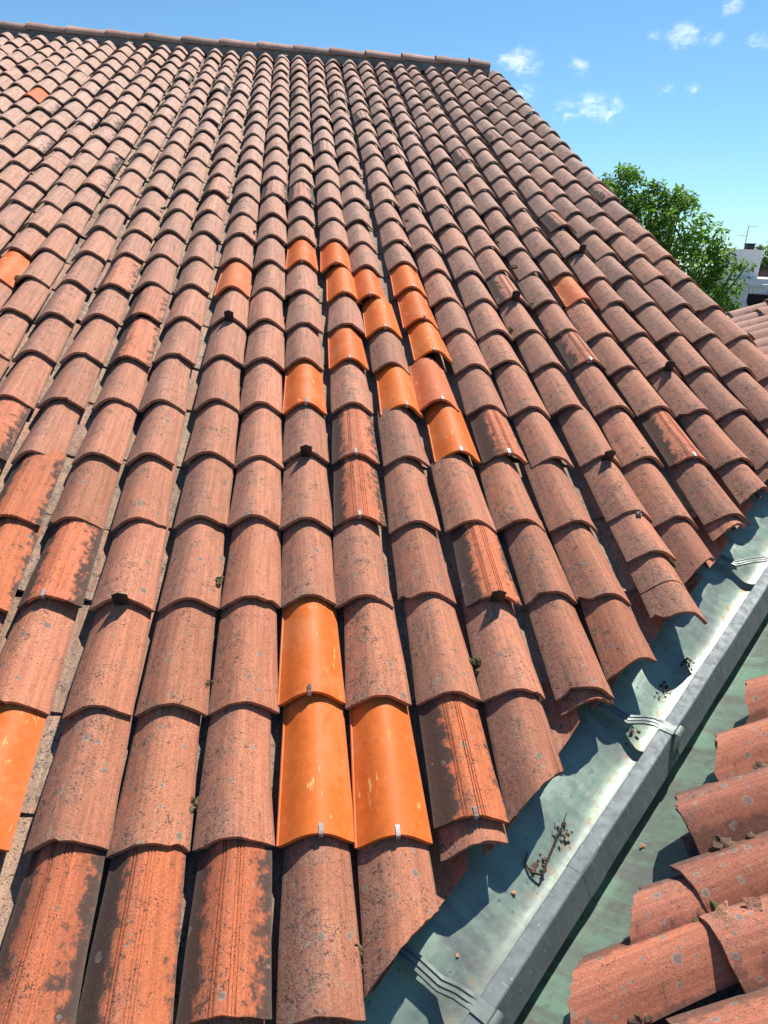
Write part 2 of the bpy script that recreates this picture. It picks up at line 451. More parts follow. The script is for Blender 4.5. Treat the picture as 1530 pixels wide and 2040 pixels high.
def box_bm(bm, x0, x1, y0, y1, z0, z1, bev=0.0, mi=0):
    vs = [bm.verts.new((x, y, z)) for z in (z0, z1) for y in (y0, y1) for x in (x0, x1)]
    fs = [bm.faces.new([vs[i] for i in q]) for q in ((0, 2, 3, 1), (4, 5, 7, 6), (0, 1, 5, 4), (2, 6, 7, 3), (0, 4, 6, 2), (1, 3, 7, 5))]
    for f in fs:
        f.material_index = mi
    if bev:
        es = list({e for f in fs for e in f.edges})
        bmesh.ops.bevel(bm, geom=es, offset=bev, segments=1, affect='EDGES')
    return bm


def tube_bm(bm, pts, rads, seg=8, cap=True):
    rings = []
    for i, p in enumerate(pts):
        p = Vector(p)
        a = Vector(pts[max(i - 1, 0)])
        b = Vector(pts[min(i + 1, len(pts) - 1)])
        t = (b - a).normalized()
        x = t.orthogonal().normalized()
        y = t.cross(x)
        r = rads[i] if isinstance(rads, (list, tuple)) else rads
        rings.append([bm.verts.new(p + (x * math.cos(2 * math.pi * j / seg) + y * math.sin(2 * math.pi * j / seg)) * r) for j in range(seg)])
    for A, Bq in zip(rings, rings[1:]):
        # pick the rotation of the next ring that twists least
        best = min(range(seg), key=lambda s_: sum((A[j].co - Bq[(j + s_) % seg].co).length for j in range(seg)))
        for j in range(seg):
            q = [A[j], A[(j + 1) % seg], Bq[(j + 1 + best) % seg], Bq[(j + best) % seg]]
            bm.faces.new(q)
        Bq[:] = [Bq[(j + best) % seg] for j in range(seg)]
    if cap:
        bm.faces.new(rings[0][::-1])
        bm.faces.new(rings[-1])
    return bm


def lump_bm(bm, c, r, rng, squash=0.7, sub=2, amp=0.3):
    m0 = len(bm.verts)
    d = bmesh.ops.create_icosphere(bm, subdivisions=sub, radius=1.0)
    ph = [rng.uniform(0, 6.28) for _ in range(6)]
    for v in d['verts']:
        p = v.co.copy()
        s = 1 + amp * (math.sin(p.x * 4 + ph[0]) * math.sin(p.y * 5 + ph[1]) + 0.6 * math.sin(p.z * 7 + ph[2] + p.x * 3) + 0.5 * math.sin(p.y * 11 + ph[3]) * math.sin(p.x * 9 + ph[4])) + rng.uniform(-amp, amp) * 0.35
        v.co = Vector(c) + Vector((p.x * r * s, p.y * r * s, p.z * r * s * squash))
    return bm


# ------------------------------------------------------------------ canal tile
def profile(w, h, n, kind):
    """points across a cover tile: (x, z) with the crest at z = 0, plus the parameter -1..1"""
    # slope grows to about 45 degrees, stays there and eases out at the very edge
    xs = np.linspace(-1, 1, 201)
    if kind == 'round':
        sl = np.clip(np.abs(xs) / 0.62, 0, 1) ** 0.85 * 0.95
    else:
        sl = np.clip(np.abs(xs) / 0.66, 0, 1) * (1.0 - 0.42 * np.clip((np.abs(xs) - 0.72) / 0.28, 0, 1))
    sl *= np.sign(xs)
    z = -np.concatenate([[0], np.cumsum((sl[1:] + sl[:-1]) / 2 * np.diff(xs))])
    z -= z[100]
    z *= h / (-z[0])
    if kind == 'ribbed':
        ts = [-1, -.86, -.72, -.58, -.46, -.36]
        for c0 in (-.29, -.21, .10, .18, .26):
            ts += [c0 - .022, c0 - .012, c0 + .012, c0 + .022]
        ts += [-.11, 0.02, .36, .48, .60, .72, .86, 1]
        ts = np.array(sorted(ts))
    else:
        ts = np.linspace(-1, 1, n + 1)
    zz = np.interp(ts, xs, z)
    if kind == 'ribbed':
        for c0 in (-.29, -.21, .10, .18, .26):
            zz = zz - 0.0032 * (np.abs(ts - c0) < .015)
    return ts, ts * w / 2, zz


T_EXP = 0.4119
T_LEN = 0.470
DROP = 0.027


def tile_bm(kind='round', w0=0.218, w1=0.186, h0=0.073, h1=0.064, n=14, th=0.0135, L=T_LEN, chip=None, rng=None, concave=False, tint=None):
    """lip at v = 0 (wide), narrow upper end at v = L; crest of the lip at the origin, falling by DROP over one exposure"""
    bm = bmesh.new()
    lt = bm.verts.layers.float_vector.new('tuv')
    rows = [0.0, 0.09, 0.35, 0.75, 1.0]
    pk = 'flare' if kind in ('new',) else ('ribbed' if kind == 'ribbed' else 'round')
    outer, inner = [], []
    rng = rng or random.Random(1)
    ph = [rng.uniform(0, 6.28) for _ in range(4)]
    amp = 0.0 if kind == 'new' else 0.0011
    for ri, f in enumerate(rows):
        w = w0 + (w1 - w0) * f
        h = h0 + (h1 - h0) * f
        ts, xs, zs = profile(w, h, n, pk)
        ro, rin = [], []
        for i, (t, x, z) in enumerate(zip(ts, xs, zs)):
            v = L * f
            if ri == 0:
                v += amp * (math.sin(t * 5 + ph[0]) + math.sin(t * 11 + ph[1]))
                if chip is not None and abs(t - chip[0]) < chip[1]:
                    v += chip[2] * (1 - abs(t - chip[0]) / chip[1]) * rng.uniform(0.7, 1.2)
            zz = z - DROP * v / T_EXP
            xx = x + (0.0015 * math.sin(f * 7 + ph[2] + (2 if t > 0 else 0)) * abs(t) if amp else 0)
            # wall normal in the cross-section
            i0, i1 = max(i - 1, 0), min(i + 1, len(ts) - 1)
            dx, dz = xs[i1] - xs[i0], zs[i1] - zs[i0]
            if pk == 'ribbed':
                dx, dz = 1.0, -1.0 * np.sign(t) * min(1.0, abs(t) / .62) * .95
            ln = math.hypot(dx, dz)
            nx, nz = -dz / ln, dx / ln
            o = bm.verts.new((xx, v, zz))
            q = bm.verts.new((xx - nx * th, v, zz - nz * th))
            o[lt] = (t, f, 0)
            q[lt] = (t, f, 0)
            ro.append(o)
            rin.append(q)
        outer.append(ro)
        inner.append(rin)
    m = len(outer[0])
    R = len(rows)
    for a in range(R - 1):
        for i in range(m - 1):
            bm.faces.new((outer[a][i], outer[a][i + 1], outer[a + 1][i + 1], outer[a + 1][i]))
            bm.faces.new((inner[a][i], inner[a + 1][i], inner[a + 1][i + 1], inner[a][i + 1]))
        bm.faces.new((outer[a][0], outer[a + 1][0], inner[a + 1][0], inner[a][0]))
        bm.faces.new((outer[a][-1], inner[a][-1], inner[a + 1][-1], outer[a + 1][-1]))
    for i in range(m - 1):
        bm.faces.new((outer[0][i], inner[0][i], inner[0][i + 1], outer[0][i + 1]))
        bm.faces.new((outer[-1][i], outer[-1][i + 1], inner[-1][i + 1], inner[-1][i]))
    if kind == 'new':
        # the small raised bead along the left flank of the pressed tiles
        for s in (-1,):
            pts = []
            for f in (0.0, 0.5, 1.0):
                w = (w0 + (w1 - w0) * f) / 2
                h = h0 + (h1 - h0) * f
                pts.append((s * w * 0.985, L * f, -h * 0.975 - DROP * L * f / T_EXP))
            n0 = len(bm.verts)
            tube_bm(bm, pts, 0.0042, 6)
            bm.verts.ensure_lookup_table()
            for vv in bm.verts[n0:]:
                vv[lt] = (s * .9, .5, 0)
    return bm


def channel_bm(w0=0.150, w1=0.195, h=0.055, n=8, th=0.012, L=T_LEN):
    """concave tile: narrow lower end at v = 0, centre bottom at the origin, open upwards"""
    bm = bmesh.new()
    lt = bm.verts.layers.float_vector.new('tuv')
    outer, inner = [], []
    for f in (0.0, 0.5, 1.0):
        w = w0 + (w1 - w0) * f
        ro, rin = [], []
        for i in range(n + 1):
            t = -1 + 2 * i / n
            x = t * w / 2
            z = h * (abs(t) ** 1.9) + 0.010 * (1 - f)
            o = bm.verts.new((x, L * f, z))
            q = bm.verts.new((x, L * f, z - th))
            o[lt] = (t * .8, f, 0)
            q[lt] = (t * .8, f, 0)
            ro.append(o)
            rin.append(q)
        outer.append(ro)
        inner.append(rin)
    for a in range(2):
        for i in range(n):
            bm.faces.new((outer[a][i], outer[a][i + 1], outer[a + 1][i + 1], outer[a + 1][i]))
            bm.faces.new((inner[a][i], inner[a + 1][i], inner[a + 1][i + 1], inner[a][i + 1]))
        bm.faces.new((outer[a][0], outer[a + 1][0], inner[a + 1][0], inner[a][0]))
        bm.faces.new((outer[a][-1], inner[a][-1], inner[a + 1][-1], outer[a + 1][-1]))
    for i in range(n):
        bm.faces.new((outer[0][i], inner[0][i], inner[0][i + 1], outer[0][i + 1]))
        bm.faces.new((outer[-1][i], outer[-1][i + 1], inner[-1][i + 1], inner[-1][i]))
    return bm


def cut_bm(bm, co, no, rough=0.0, rng=None):
    """slice a tile along a plane (the side the normal points to is thrown away) and close the cut"""
    geom = bm.verts[:] + bm.edges[:] + bm.faces[:]
    r = bmesh.ops.bisect_plane(bm, geom=geom, dist=1e-5, plane_co=co, plane_no=no, clear_outer=True)
    es = [e for e in r['geom_cut'] if isinstance(e, bmesh.types.BMEdge)]
    if not bm.faces:
        return False
    if es:
        try:
            bmesh.ops.edgeloop_fill(bm, edges=es)
        except Exception:
            pass
        if rough and rng:
            d = Vector(no).normalized()
            for v in {v for e in es for v in e.verts}:
                v.co -= d * rng.uniform(0, rough)
    return True


class Stuff:
    """collects many small meshes into one"""
    def __init__(s):
        s.v, s.f, s.mi, s.tuv, s.tint, s.sharp = [], [], [], [], [], []

    def add(s, bm, mat4, mi, tint):
        lt = bm.verts.layers.float_vector.get('tuv')
        b = len(s.v)
        bm.verts.index_update()
        for v in bm.verts:
            s.v.append(tuple(mat4 @ v.co))
            s.tuv.append(tuple(v[lt]) if lt else (0, 0, 0))
            s.tint.append(tint)
        for f in bm.faces:
            s.f.append([b + v.index for v in f.verts])
            s.mi.append(mi)

    def build(s, name, mats, parent, ang=38.0):
        me = bpy.data.meshes.new(name)
        me.from_pydata(s.v, [], s.f)
        for m in mats:
            me.materials.append(m)
        me.polygons.foreach_set('material_index', s.mi)
        a = me.attributes.new('tuv', 'FLOAT_VECTOR', 'POINT')
        a.data.foreach_set('vector', np.array(s.tuv, dtype=np.float32).ravel())
        a = me.attributes.new('tint', 'FLOAT_VECTOR', 'POINT')
        a.data.foreach_set('vector', np.array(s.tint, dtype=np.float32).ravel())
        me.update()
        bm = bmesh.new()
        bm.from_mesh(me)
        sharpen(bm, ang)
        bm.to_mesh(me)
        bm.free()
        return link(name, me, parent, kind='stuff')


# variants shared by the individual tiles
VR = random.Random(3)
OLD_BM = [tile_bm('round', w0=0.213 + VR.uniform(-.009, .009), w1=0.186 + VR.uniform(-.008, .006), h0=0.072 + VR.uniform(-.007, .005), h1=.064 + VR.uniform(-.004, .003), rng=random.Random(10 + i),
                  chip=(None, None, (-.55, .3, .022), None, (.75, .22, .02), None, None, (-.9, .25, .04), None, (.3, .12, .012), None, None, (.95, .2, .03), None, (-.2, .15, .01), None)[i]) for i in range(16)]
for i, b_ in enumerate(OLD_BM):          # every mould is a little warped
    wr = random.Random(i + 900)
    tw, sg, bw = wr.gauss(0, .02), wr.gauss(0, .0025), wr.gauss(0, .003)
    for v_ in b_.verts:
        f_ = v_.co.y / T_LEN
        v_.co.z += v_.co.x * tw * (f_ - .5) * 2 + sg * math.sin(f_ * math.pi)
        v_.co.x += bw * math.sin(f_ * math.pi)
RIB_BM = [tile_bm('ribbed', h0=0.066, h1=.058, rng=random.Random(40 + i)) for i in range(2)]
NEW_BM = [tile_bm('new', w0=0.216, h0=0.074, h1=.064, rng=random.Random(50))]
CH_BM = [channel_bm()]


def share(bms, name, mat, ang=38.0):
    out = []
    for b in bms:
        c = b.copy()
        out.append(to_mesh(c, name, mat, ang))
    return out


ME_OLD = share(OLD_BM, 'roof_tile', MAT_OLD)
ME_RIB = share(RIB_BM, 'ribbed_tile', MAT_RIB, 70)
ME_NEW = share(NEW_BM, 'new_tile', MAT_NEW)
ME_NEW2 = share(NEW_BM, 'new_red_tile', MAT_NEW2)
ME_CH = share(CH_BM, 'channel_tile', MAT_CHAN)
ME_OPP = share(OLD_BM, 'mossy_tile', MAT_OPP)

# how the tiles actually lie, column by column: (row, sideways drift, up-slope drift) in metres
LAY = {
    -17: [(25.6, 0.055, -0.029)], 
    -16: [(25.6, 0.034, -0.005)], 
    -15: [(25.6, 0.025, 0.025)], 
    -14: [(25.6, 0.037, -0.048)], 
    -13: [(25.6, 0.01, 0.02)], 
    -12: [(25.6, -0.025, 0.098)], 
    -11: [(25.6, -0.024, 0.073)], 
    -10: [(25.6, -0.009, 0.066)], 
    -9: [(25.6, -0.006, 0.012)], 
    -8: [(25.6, 0.001, 0.025)], 
    -7: [(7.0, -0.02, 0.02), (8.0, -0.033, 0.027), (25.6, -0.008, -0.041)], 
    -6: [(5.0, -0.019, 0.008), (6.0, -0.019, 0.003), (7.0, -0.016, -0.003), (8.0, -0.01, -0.003), (25.6, -0.013, -0.016)], 
    -5: [(3.0, -0.01, 0.009), (4.0, -0.024, 0.002), (5.0, -0.012, -0.008), (6.0, -0.01, -0.009), (7.0, -0.007, -0.0), (8.0, -0.003, -0.041), (25.6, 0.001, -0.037)], 
    -4: [(1.0, -0.006, 0.021), (2.0, 0.006, 0.016), (3.0, -0.001, 0.005), (4.0, 0.002, -0.01), (5.0, 0.001, -0.003), (6.0, 0.003, -0.036), (7.0, -0.004, 0.022), (25.6, -0.008, 0.002)], 
    -3: [(1.0, 0.023, -0.004), (2.0, 0.024, 0.005), (3.0, 0.014, 0.0), (4.0, -0.002, -0.01), (25.6, 0.0, 0.013)], 
    -2: [(0.0, 0.01, -0.01), (1.0, 0.017, -0.005), (2.0, 0.025, 0.0), (25.6, -0.008, -0.054)], 
    -1: [(0.0, 0.008, -0.007), (1.0, 0.011, -0.007), (2.0, 0.013, 0.008), (25.6, -0.011, -0.049)], 
    0: [(0.0, 0.006, -0.009), (1.0, -0.0, 0.019), (2.0, -0.002, 0.011), (3.0, -0.006, -0.003), (4.0, -0.005, 0.018), (5.0, -0.007, -0.01), (6.0, -0.005, -0.008), (7.0, -0.004, -0.027), (8.0, -0.013, -0.016), (9.0, -0.01, 0.003), (10.0, -0.007, 0.008), (11.0, -0.008, -0.03), (12.0, -0.006, -0.036), (13.0, 0.001, -0.028), (14.0, 0.007, -0.019), (15.0, 0.002, 0.016), (16.0, -0.008, 0.048), (17.0, -0.006, 0.062), (18.0, -0.001, 0.042), (19.0, -0.004, 0.022), (20.0, -0.002, 0.041), (21.0, -0.006, 0.012), (22.0, -0.005, 0.052), (23.0, -0.009, 0.098)], 
    1: [(0.0, -0.007, -0.025), (2.0, -0.026, 0.002), (6.0, 0.008, 0.005), (8.0, 0.022, -0.028), (9.0, -0.006, -0.012), (25.6, 0.001, -0.016)], 
    2: [(1.0, -0.008, 0.003), (2.0, -0.018, 0.014), (3.0, -0.019, -0.019), (5.0, 0.024, -0.015), (7.0, 0.004, -0.049), (8.0, -0.041, -0.048), (25.6, 0.004, 0.007)], 
    3: [(1.0, -0.014, 0.008), (2.0, 0.001, -0.009), (3.0, -0.007, -0.016), (4.0, 0.015, 0.031), (5.0, -0.015, 0.027), (6.0, 0.03, 0.098), (7.0, 0.013, 0.073), (8.0, 0.001, 0.085), (9.0, -0.004, 0.069), (25.6, 0.005, 0.028)], 
    4: [(1.0, 0.01, 0.005), (2.0, 0.008, 0.008), (3.0, -0.02, -0.01), (4.0, 0.01, 0.016), (5.0, 0.008, -0.0), (6.0, 0.01, -0.02), (7.0, 0.003, -0.033), (8.0, -0.008, -0.046), (9.0, -0.008, -0.04), (10.0, -0.014, -0.035), (11.0, -0.017, -0.067), (25.6, 0.002, 0.065)], 
    5: [(2.0, -0.012, -0.005), (3.0, -0.015, -0.02), (4.0, 0.013, -0.003), (5.0, 0.006, -0.006), (6.0, -0.011, 0.036), (7.0, -0.003, -0.036), (8.0, -0.006, -0.04), (9.0, -0.005, -0.043), (10.0, -0.009, -0.04), (11.0, -0.018, -0.032), (25.6, 0.009, 0.07)], 
    6: [(3.0, 0.031, 0.039), (4.0, 0.028, 0.005), (5.0, -0.003, 0.015), (6.0, -0.001, 0.013), (7.0, -0.019, -0.022), (8.0, -0.02, -0.009), (9.0, -0.013, -0.014), (10.0, -0.011, -0.008), (11.0, -0.018, -0.031), (25.6, 0.038, 0.101)], 
    7: [(3.0, 0.001, 0.007), (4.0, 0.013, 0.008), (5.0, 0.015, 0.014), (6.0, 0.009, 0.05), (7.0, -0.003, 0.008), (8.0, -0.022, -0.032), (9.0, -0.004, -0.013), (10.0, -0.016, -0.015), (11.0, -0.02, -0.017), (25.6, -0.007, -0.035)], 
    8: [(4.0, 0.021, 0.008), (5.0, 0.023, 0.023), (6.0, -0.007, 0.008), (7.0, -0.018, -0.021), (8.0, -0.002, 0.017), (9.0, -0.011, -0.003), (10.0, -0.019, -0.025), (11.0, -0.015, -0.017), (25.6, 0.041, 0.139)], 
    9: [(4.0, 0.026, 0.004), (5.0, 0.017, 0.001), (6.0, 0.001, 0.012), (7.0, -0.003, -0.001), (8.0, 0.002, 0.0), (9.0, -0.005, -0.051), (10.0, -0.011, -0.007), (11.0, 0.013, 0.048), (25.6, 0.043, 0.02)], 
    10: [(5.0, 0.008, 0.008), (6.0, 0.005, 0.018), (7.0, -0.003, 0.003), (8.0, -0.008, 0.0), (9.0, -0.014, -0.003), (10.0, 0.004, -0.021), (11.0, 0.0, -0.006), (25.6, 0.038, 0.001)], 
    11: [(6.0, 0.016, 0.024), (7.0, 0.002, 0.006), (8.0, -0.004, -0.003), (9.0, 0.009, 0.013), (10.0, 0.004, -0.022), (11.0, -0.008, -0.019), (25.6, 0.038, -0.049)], 
    12: [(7.0, -0.004, 0.003), (9.0, -0.022, -0.005), (10.0, -0.006, -0.026), (11.0, -0.001, -0.01), (25.6, 0.046, -0.096)], 
}
ORANGE = {(0, 9), (0, 5), (0, 1), (0, 0), (1, 9), (1, 8), (1, 6), (1, 0), (2, 8), (2, 7), (2, 5), (3, 8), (3, 7), (3, 6), (3, 4), (-4, 0), (-8, 8)}
REDDISH = {(3, 5), (-2, 8), (8, 8), (-12, 18)}
RIBBED = {(-10, 19), (-10, 14), (-9, 16), (-8, 16), (-8, 15), (-7, 13), (-7, 12), (-6, 17), (-6, 21), (-4, 18), (-4, 20), (-3, 20), (-3, 12), (-2, 18),
          (-1, 12), (0, 20), (0, 12), (1, 15), (2, 20), (3, 18), (-11, 17), (4, 15), (7, 15), (9, 17), (9, 11), (7, 21), (10, 20), (12, 13), (-5, 8),
          (-4, 7), (-4, 6), (-6, 4), (-5, 3), (1, 4), (1, 3), (6, 8), (7, 6), (4, 4), (8, 4), (-4, 2), (-5, 2), (3, 2), (2, 0), (-1, -1), (-2, -1), (-3, -1)}
CLIPPED = {(0, 9), (0, 5), (0, 1), (0, 0), (1, 9), (1, 8), (1, 6), (1, 0), (2, 8), (2, 7), (2, 5), (3, 8), (3, 7), (3, 6), (3, 5), (3, 4), (4, 4),
           (8, 4), (7, 6), (1, 4), (1, 3), (2, 0), (-4, 2), (-1, 12)}
CRACKED = {(12, 10), (6, 1), (-7, 17), (-9, 13)}
HOOKS = [(-2, 7), (0, 4), (-3, 2), (3, 2), (6, 8), (6, 4), (9, 10), (9, 6)]
SP = 0.225
V_TOP = 10.57


def lay(c, r):
    """sideways and up-slope drift of tile (c, r)"""
    rg = random.Random(c * 1009 + r * 31 + 5)
    du, dv = rg.uniform(-.004, .004), rg.uniform(-.016, .016)
    if c in LAY:
        L = LAY[c]
        xs = [a for a, _, _ in L]
        if len(L) > 1:
            du += float(np.interp(r, xs, [b for _, b, _ in L]))
        elif r > 20:
            du += L[0][1]
        for a, b, e in L:
            if a == r:
                return b, e
        near = [e for a, b, e in L if abs(a - r) <= 3 and a < 25]
        if near:
            dv += 0.6 * sum(near) / len(near)
    return du, dv


def valley_v(u, off=0.0):
    """up-slope coordinate of the line along which the tiles are cut over the valley"""
    return 0.935 * (u - 0.2) - 0.31 + off


INV_ROOF = ROOF.inverted()
CAMW = cam_ob.matrix_world.inverted()


def pix(pw):
    q = CAMW @ Vector(pw)
    if q.z > -0.15:
        return None
    return 765 + 1404.6 * q.x / -q.z, 1020 - 1404.6 * q.y / -q.z


def in_frame(pl, margin):
    p = pix(ROOF @ Vector(pl))
    if p is None:
        return False
    return -margin < p[0] < 1530 + margin and -margin < p[1] < 2040 + margin


roof = thing('tiled_roof', 'large sunlit roof slope of weathered pink canal tiles with bright orange replacements', 'roof', ROOF)
CUT_NO = Vector((0.935, -1.0, 0.0)).normalized()          # towards the valley

cover = []
rt = random.Random(21)
for c in range(-22, 13):
    for r in range(-4, 27):
        du, dv = lay(c, r)
        u, v = c * SP + du, r * 0.41185 + 0.00004 * r * r + dv
        if v > V_TOP - 0.1:
            continue
        if v + T_EXP < valley_v(u) - 0.10:
            continue
        if not (in_frame((u, v, 0), 330) or in_frame((u, v + .41, 0), 330)):
            continue
        if (c, r) == (6, 2):
            v = 1.035
        if (c, r) == (6, 1):
            v = .725
        cut = v < valley_v(u) - (0.13 if c in (4, 6) else 0.09)
        dist = ((ROOF @ Vector((u, v + .2, 0))) - CP).length
        vis = in_frame((u, v, 0), 30) or in_frame((u, v + .41, 0), 30)
        cover.append(dict(c=c, r=r, u=u, v=v, cut=cut, dist=dist + (0 if vis else 100)))
cover.sort(key=lambda t: t['dist'])
field = Stuff()
n_ind = 0
TILE_AT = {}
lr = random.Random(77)
for t in cover:
    c, r = t['c'], t['r']
    rg = random.Random(c * 7919 + r * 104729)
    key = (c, r)
    if key in ORANGE:
        bms, mes, mat, mi, lab = NEW_BM, ME_NEW, MAT_NEW, 2, 'new smooth bright orange tile'
    elif key in REDDISH:
        bms, mes, mat, mi, lab = NEW_BM, ME_NEW2, MAT_NEW2, 3, 'newer plain red tile'
    elif key in RIBBED:
        bms, mes, mat, mi, lab = RIB_BM, ME_RIB, MAT_RIB, 1, 'old tile with grooved lines along its crest'
    else:
        bms, mes, mat, mi, lab = OLD_BM, ME_OLD, MAT_OLD, 0, None
    vi = rg.randrange(len(bms))
    tz = rg.uniform(-.003, .003) + (0.004 if key in RIBBED else 0)
    rz = rg.gauss(0, 0.009)
    rx = rg.uniform(-.006, .006)
    ry = rg.gauss(0, 0.014)
    if mi >= 2:
        rz *= .5
        ry *= .5
        tz = 0.001
    if key in {(3, 5), (3, 6), (9, 11), (-3, 12)}:
        rx -= 0.018
        tz += 0.008
    M4 = Matrix.Translation((t['u'], t['v'], tz)) @ Matrix.Rotation(rz, 4, 'Z') @ Matrix.Rotation(rx, 4, 'X') @ Matrix.Rotation(ry, 4, 'Y')
    TILE_AT[key] = M4
    top_over = t['v'] + T_LEN - V_TOP - 0.02
    special = t['cut'] or top_over > 0
    bm = None
    if key in CRACKED and not special:
        # snapped across: two pieces a hair apart
        bm = bms[vi].copy()
        low = bms[vi].copy()
        yc, ca = T_LEN * rg.uniform(.28, .5), Vector((rg.uniform(-.25, .25), 1, 0)).normalized()
        cut_bm(low, Vector((0, yc - .0015, 0)), ca, .002, rg)
        cut_bm(bm, Vector((0, yc + .0015, 0)), -ca, .002, rg)
        for v_ in low.verts:
            v_.co.z -= .002
        tmp = bpy.data.meshes.new('piece')
        low.to_mesh(tmp)
        low.free()
        bm.from_mesh(tmp)
        bpy.data.meshes.remove(tmp)
        bmesh.ops.triangulate(bm, faces=[f for f in bm.faces if len(f.verts) > 4])
        lab = 'old tile cracked right across'
    if special:
        bm = bms[vi].copy()
        iM = M4.inverted()
        if t['cut']:
            jag = rg.uniform(-.03, .03)
            ang = {1: -.04, 3: -.12, 5: -.42, 7: -.15, 8: -.35, 9: -.3}.get(c, rg.gauss(-.15, .12))
            if key in ((4, 0), (2, -1)):
                ang, jag = -.55, .03
            no = Matrix.Rotation(ang, 3, 'Z') @ CUT_NO
            # the cut follows the sheet, seen from straight above the slope
            co = Vector((t['u'], valley_v(t['u'], jag), 0))
            ok = cut_bm(bm, iM @ co, iM.to_3x3() @ no, 0.005, rg)
            if not ok or len(bm.faces) < 8 or max(v.co.y for v in bm.verts) - min(v.co.y for v in bm.verts) < .06:
                bm.free()
                continue
            bmesh.ops.triangulate(bm, faces=[f for f in bm.faces if len(f.verts) > 4])
        if top_over > 0:
            cut_bm(bm, iM @ Vector((0, V_TOP + .02, 0)), iM.to_3x3() @ Vector((0, 1, 0)))
    if n_ind < 300 and t['dist'] < 90:
        if bm is not None:
            me = to_mesh(bm, 'cut_tile', mat)
            bm = None
        else:
            me = mes[vi]
        o = link('roof_tile', me, roof, label=lab)
        o.matrix_local = M4
        if t['cut'] and not lab:
            o['label'] = 'old tile cut at a slant over the valley'
        t['ob'] = o
        n_ind += 1
    else:
        src = bm if bm is not None else bms[vi]
        field.add(src, M4, mi, (lr.random(), lr.random(), lr.random()))
    if bm is not None:
        bm.free()
field.build('tile_field', [MAT_OLD, MAT_RIB, MAT_NEW, MAT_NEW2], roof)
TILE_OB = {(t['c'], t['r']): t.get('ob') for t in cover}

# channel tiles between the columns
chans = []
for c in range(-22, 12):
    for r in range(-4, 27):
        a, b = lay(c, min(r, 25)), lay(c + 1, min(r, 25))
        u = (c + .5) * SP + (a[0] + b[0]) / 2
        v = r * 0.41185 + 0.10 + random.Random(c * 31 + r).uniform(-.05, .05)
        if v > V_TOP - .05 or v + T_LEN < valley_v(u) + 0.02:
            continue
        if not (in_frame((u, v, 0), 330) or in_frame((u, v + .41, 0), 330)):
            continue
        vis = in_frame((u, v, -.1), 20)
        dist = ((ROOF @ Vector((u, v + .2, 0))) - CP).length
        chans.append((dist + (0 if vis else 100), c, r, u, v))
chans.sort()
cfield = Stuff()
for i, (dist, c, r, u, v) in enumerate(chans):
    rg = random.Random(c * 77 + r * 991)
    M4 = Matrix.Translation((u, v, -0.138 + rg.uniform(-.004, .004))) @ Matrix.Rotation(rg.gauss(0, .012), 4, 'Z')
    bm = None
    if v < valley_v(u) + .12:
        bm = CH_BM[0].copy()
        iM = M4.inverted()
        ok = cut_bm(bm, iM @ Vector((u, valley_v(u, .005 + rg.uniform(-.02, .02)), 0)), iM.to_3x3() @ CUT_NO, 0.003, rg)
        if not ok or len(bm.faces) < 6:
            bm.free()
            continue
    if i < 300 and dist < 90:
        me = to_mesh(bm, 'cut_channel_tile', MAT_OLD) if bm is not None else ME_CH[0]
        o = link('channel_tile', me, roof)
        o.matrix_local = M4
    else:
        cfield.add(bm if bm is not None else CH_BM[0], M4, 0, (lr.random(), lr.random(), lr.random()))
        if bm is not None:
            bm.free()
cfield.build('channel_field', [MAT_CHAN], roof)

# deck under the tiles, back slope and gable wall
bm = bmesh.new()
poly = [(-9, V_TOP + .17), (2.86, V_TOP + .17), (2.86, valley_v(2.86, .10)), (-1.0, valley_v(-1.0, .10)), (-1.6, -2.0), (-9, -2.0)]
vs = [bm.verts.new((x, y, -.150)) for x, y in poly]
f = bm.faces.new(vs)
ex = bmesh.ops.extrude_face_region(bm, geom=[f])
for v in [e for e in ex['geom'] if isinstance(e, bmesh.types.BMVert)]:
    v.co.z -= .05
link('roof_deck', to_mesh(bm, 'roof_deck', MAT_DECK, smooth=False), roof)

# ridge: mortar bed and half-round ridge tiles lapped towards the left
RIDGE_U = [-6.05, -5.56, -5.06, -4.56, -4.05, -3.54, -3.04, -2.54, -2.04, -1.56, -1.06, -0.56, -0.07, 0.42, 0.91, 1.42, 1.90, 2.38]
RM = Matrix.Translation((0, V_TOP + .11, -.072)) @ Matrix.Rotation(-PITCH, 4, 'X')


def ridge_bm(L, rng):
    bm = bmesh.new()
    lt = bm.verts.layers.float_vector.new('tuv')
    n = 12
    rings_o, rings_i = [], []
    for f, rad in ((0, .108), (.06, .106), (.5, .098), (1.0, .091)):
        ro, ri = [], []
        for i in range(n + 1):
            a = math.pi * i / n
            y, z = -math.cos(a), math.sin(a)
            zz = z * rad * 1.0 + 0.055 - .012 * f
            o = bm.verts.new((L * f + (rng.uniform(-.003, .003) if f == 0 else 0), y * rad * 1.35, zz))
            q = bm.verts.new((L * f, y * (rad - .016) * 1.35, zz - .016 * z))
            o[lt] = q[lt] = (0, f, 0)
            ro.append(o)
            ri.append(q)
        rings_o.append(ro)
        rings_i.append(ri)
    for a in range(3):
        for i in range(n):
            bm.faces.new((rings_o[a][i], rings_o[a + 1][i], rings_o[a + 1][i + 1], rings_o[a][i + 1]))
            bm.faces.new((rings_i[a][i], rings_i[a][i + 1], rings_i[a + 1][i + 1], rings_i[a + 1][i]))
        for s in (0, -1):
            bm.faces.new((rings_o[a][s], rings_o[a + 1][s], rings_i[a + 1][s], rings_i[a][s]))
    for i in range(n):
        bm.faces.new((rings_o[0][i], rings_o[0][i + 1], rings_i[0][i + 1], rings_i[0][i]))
        bm.faces.new((rings_o[-1][i], rings_i[-1][i], rings_i[-1][i + 1], rings_o[-1][i + 1]))
    return bm


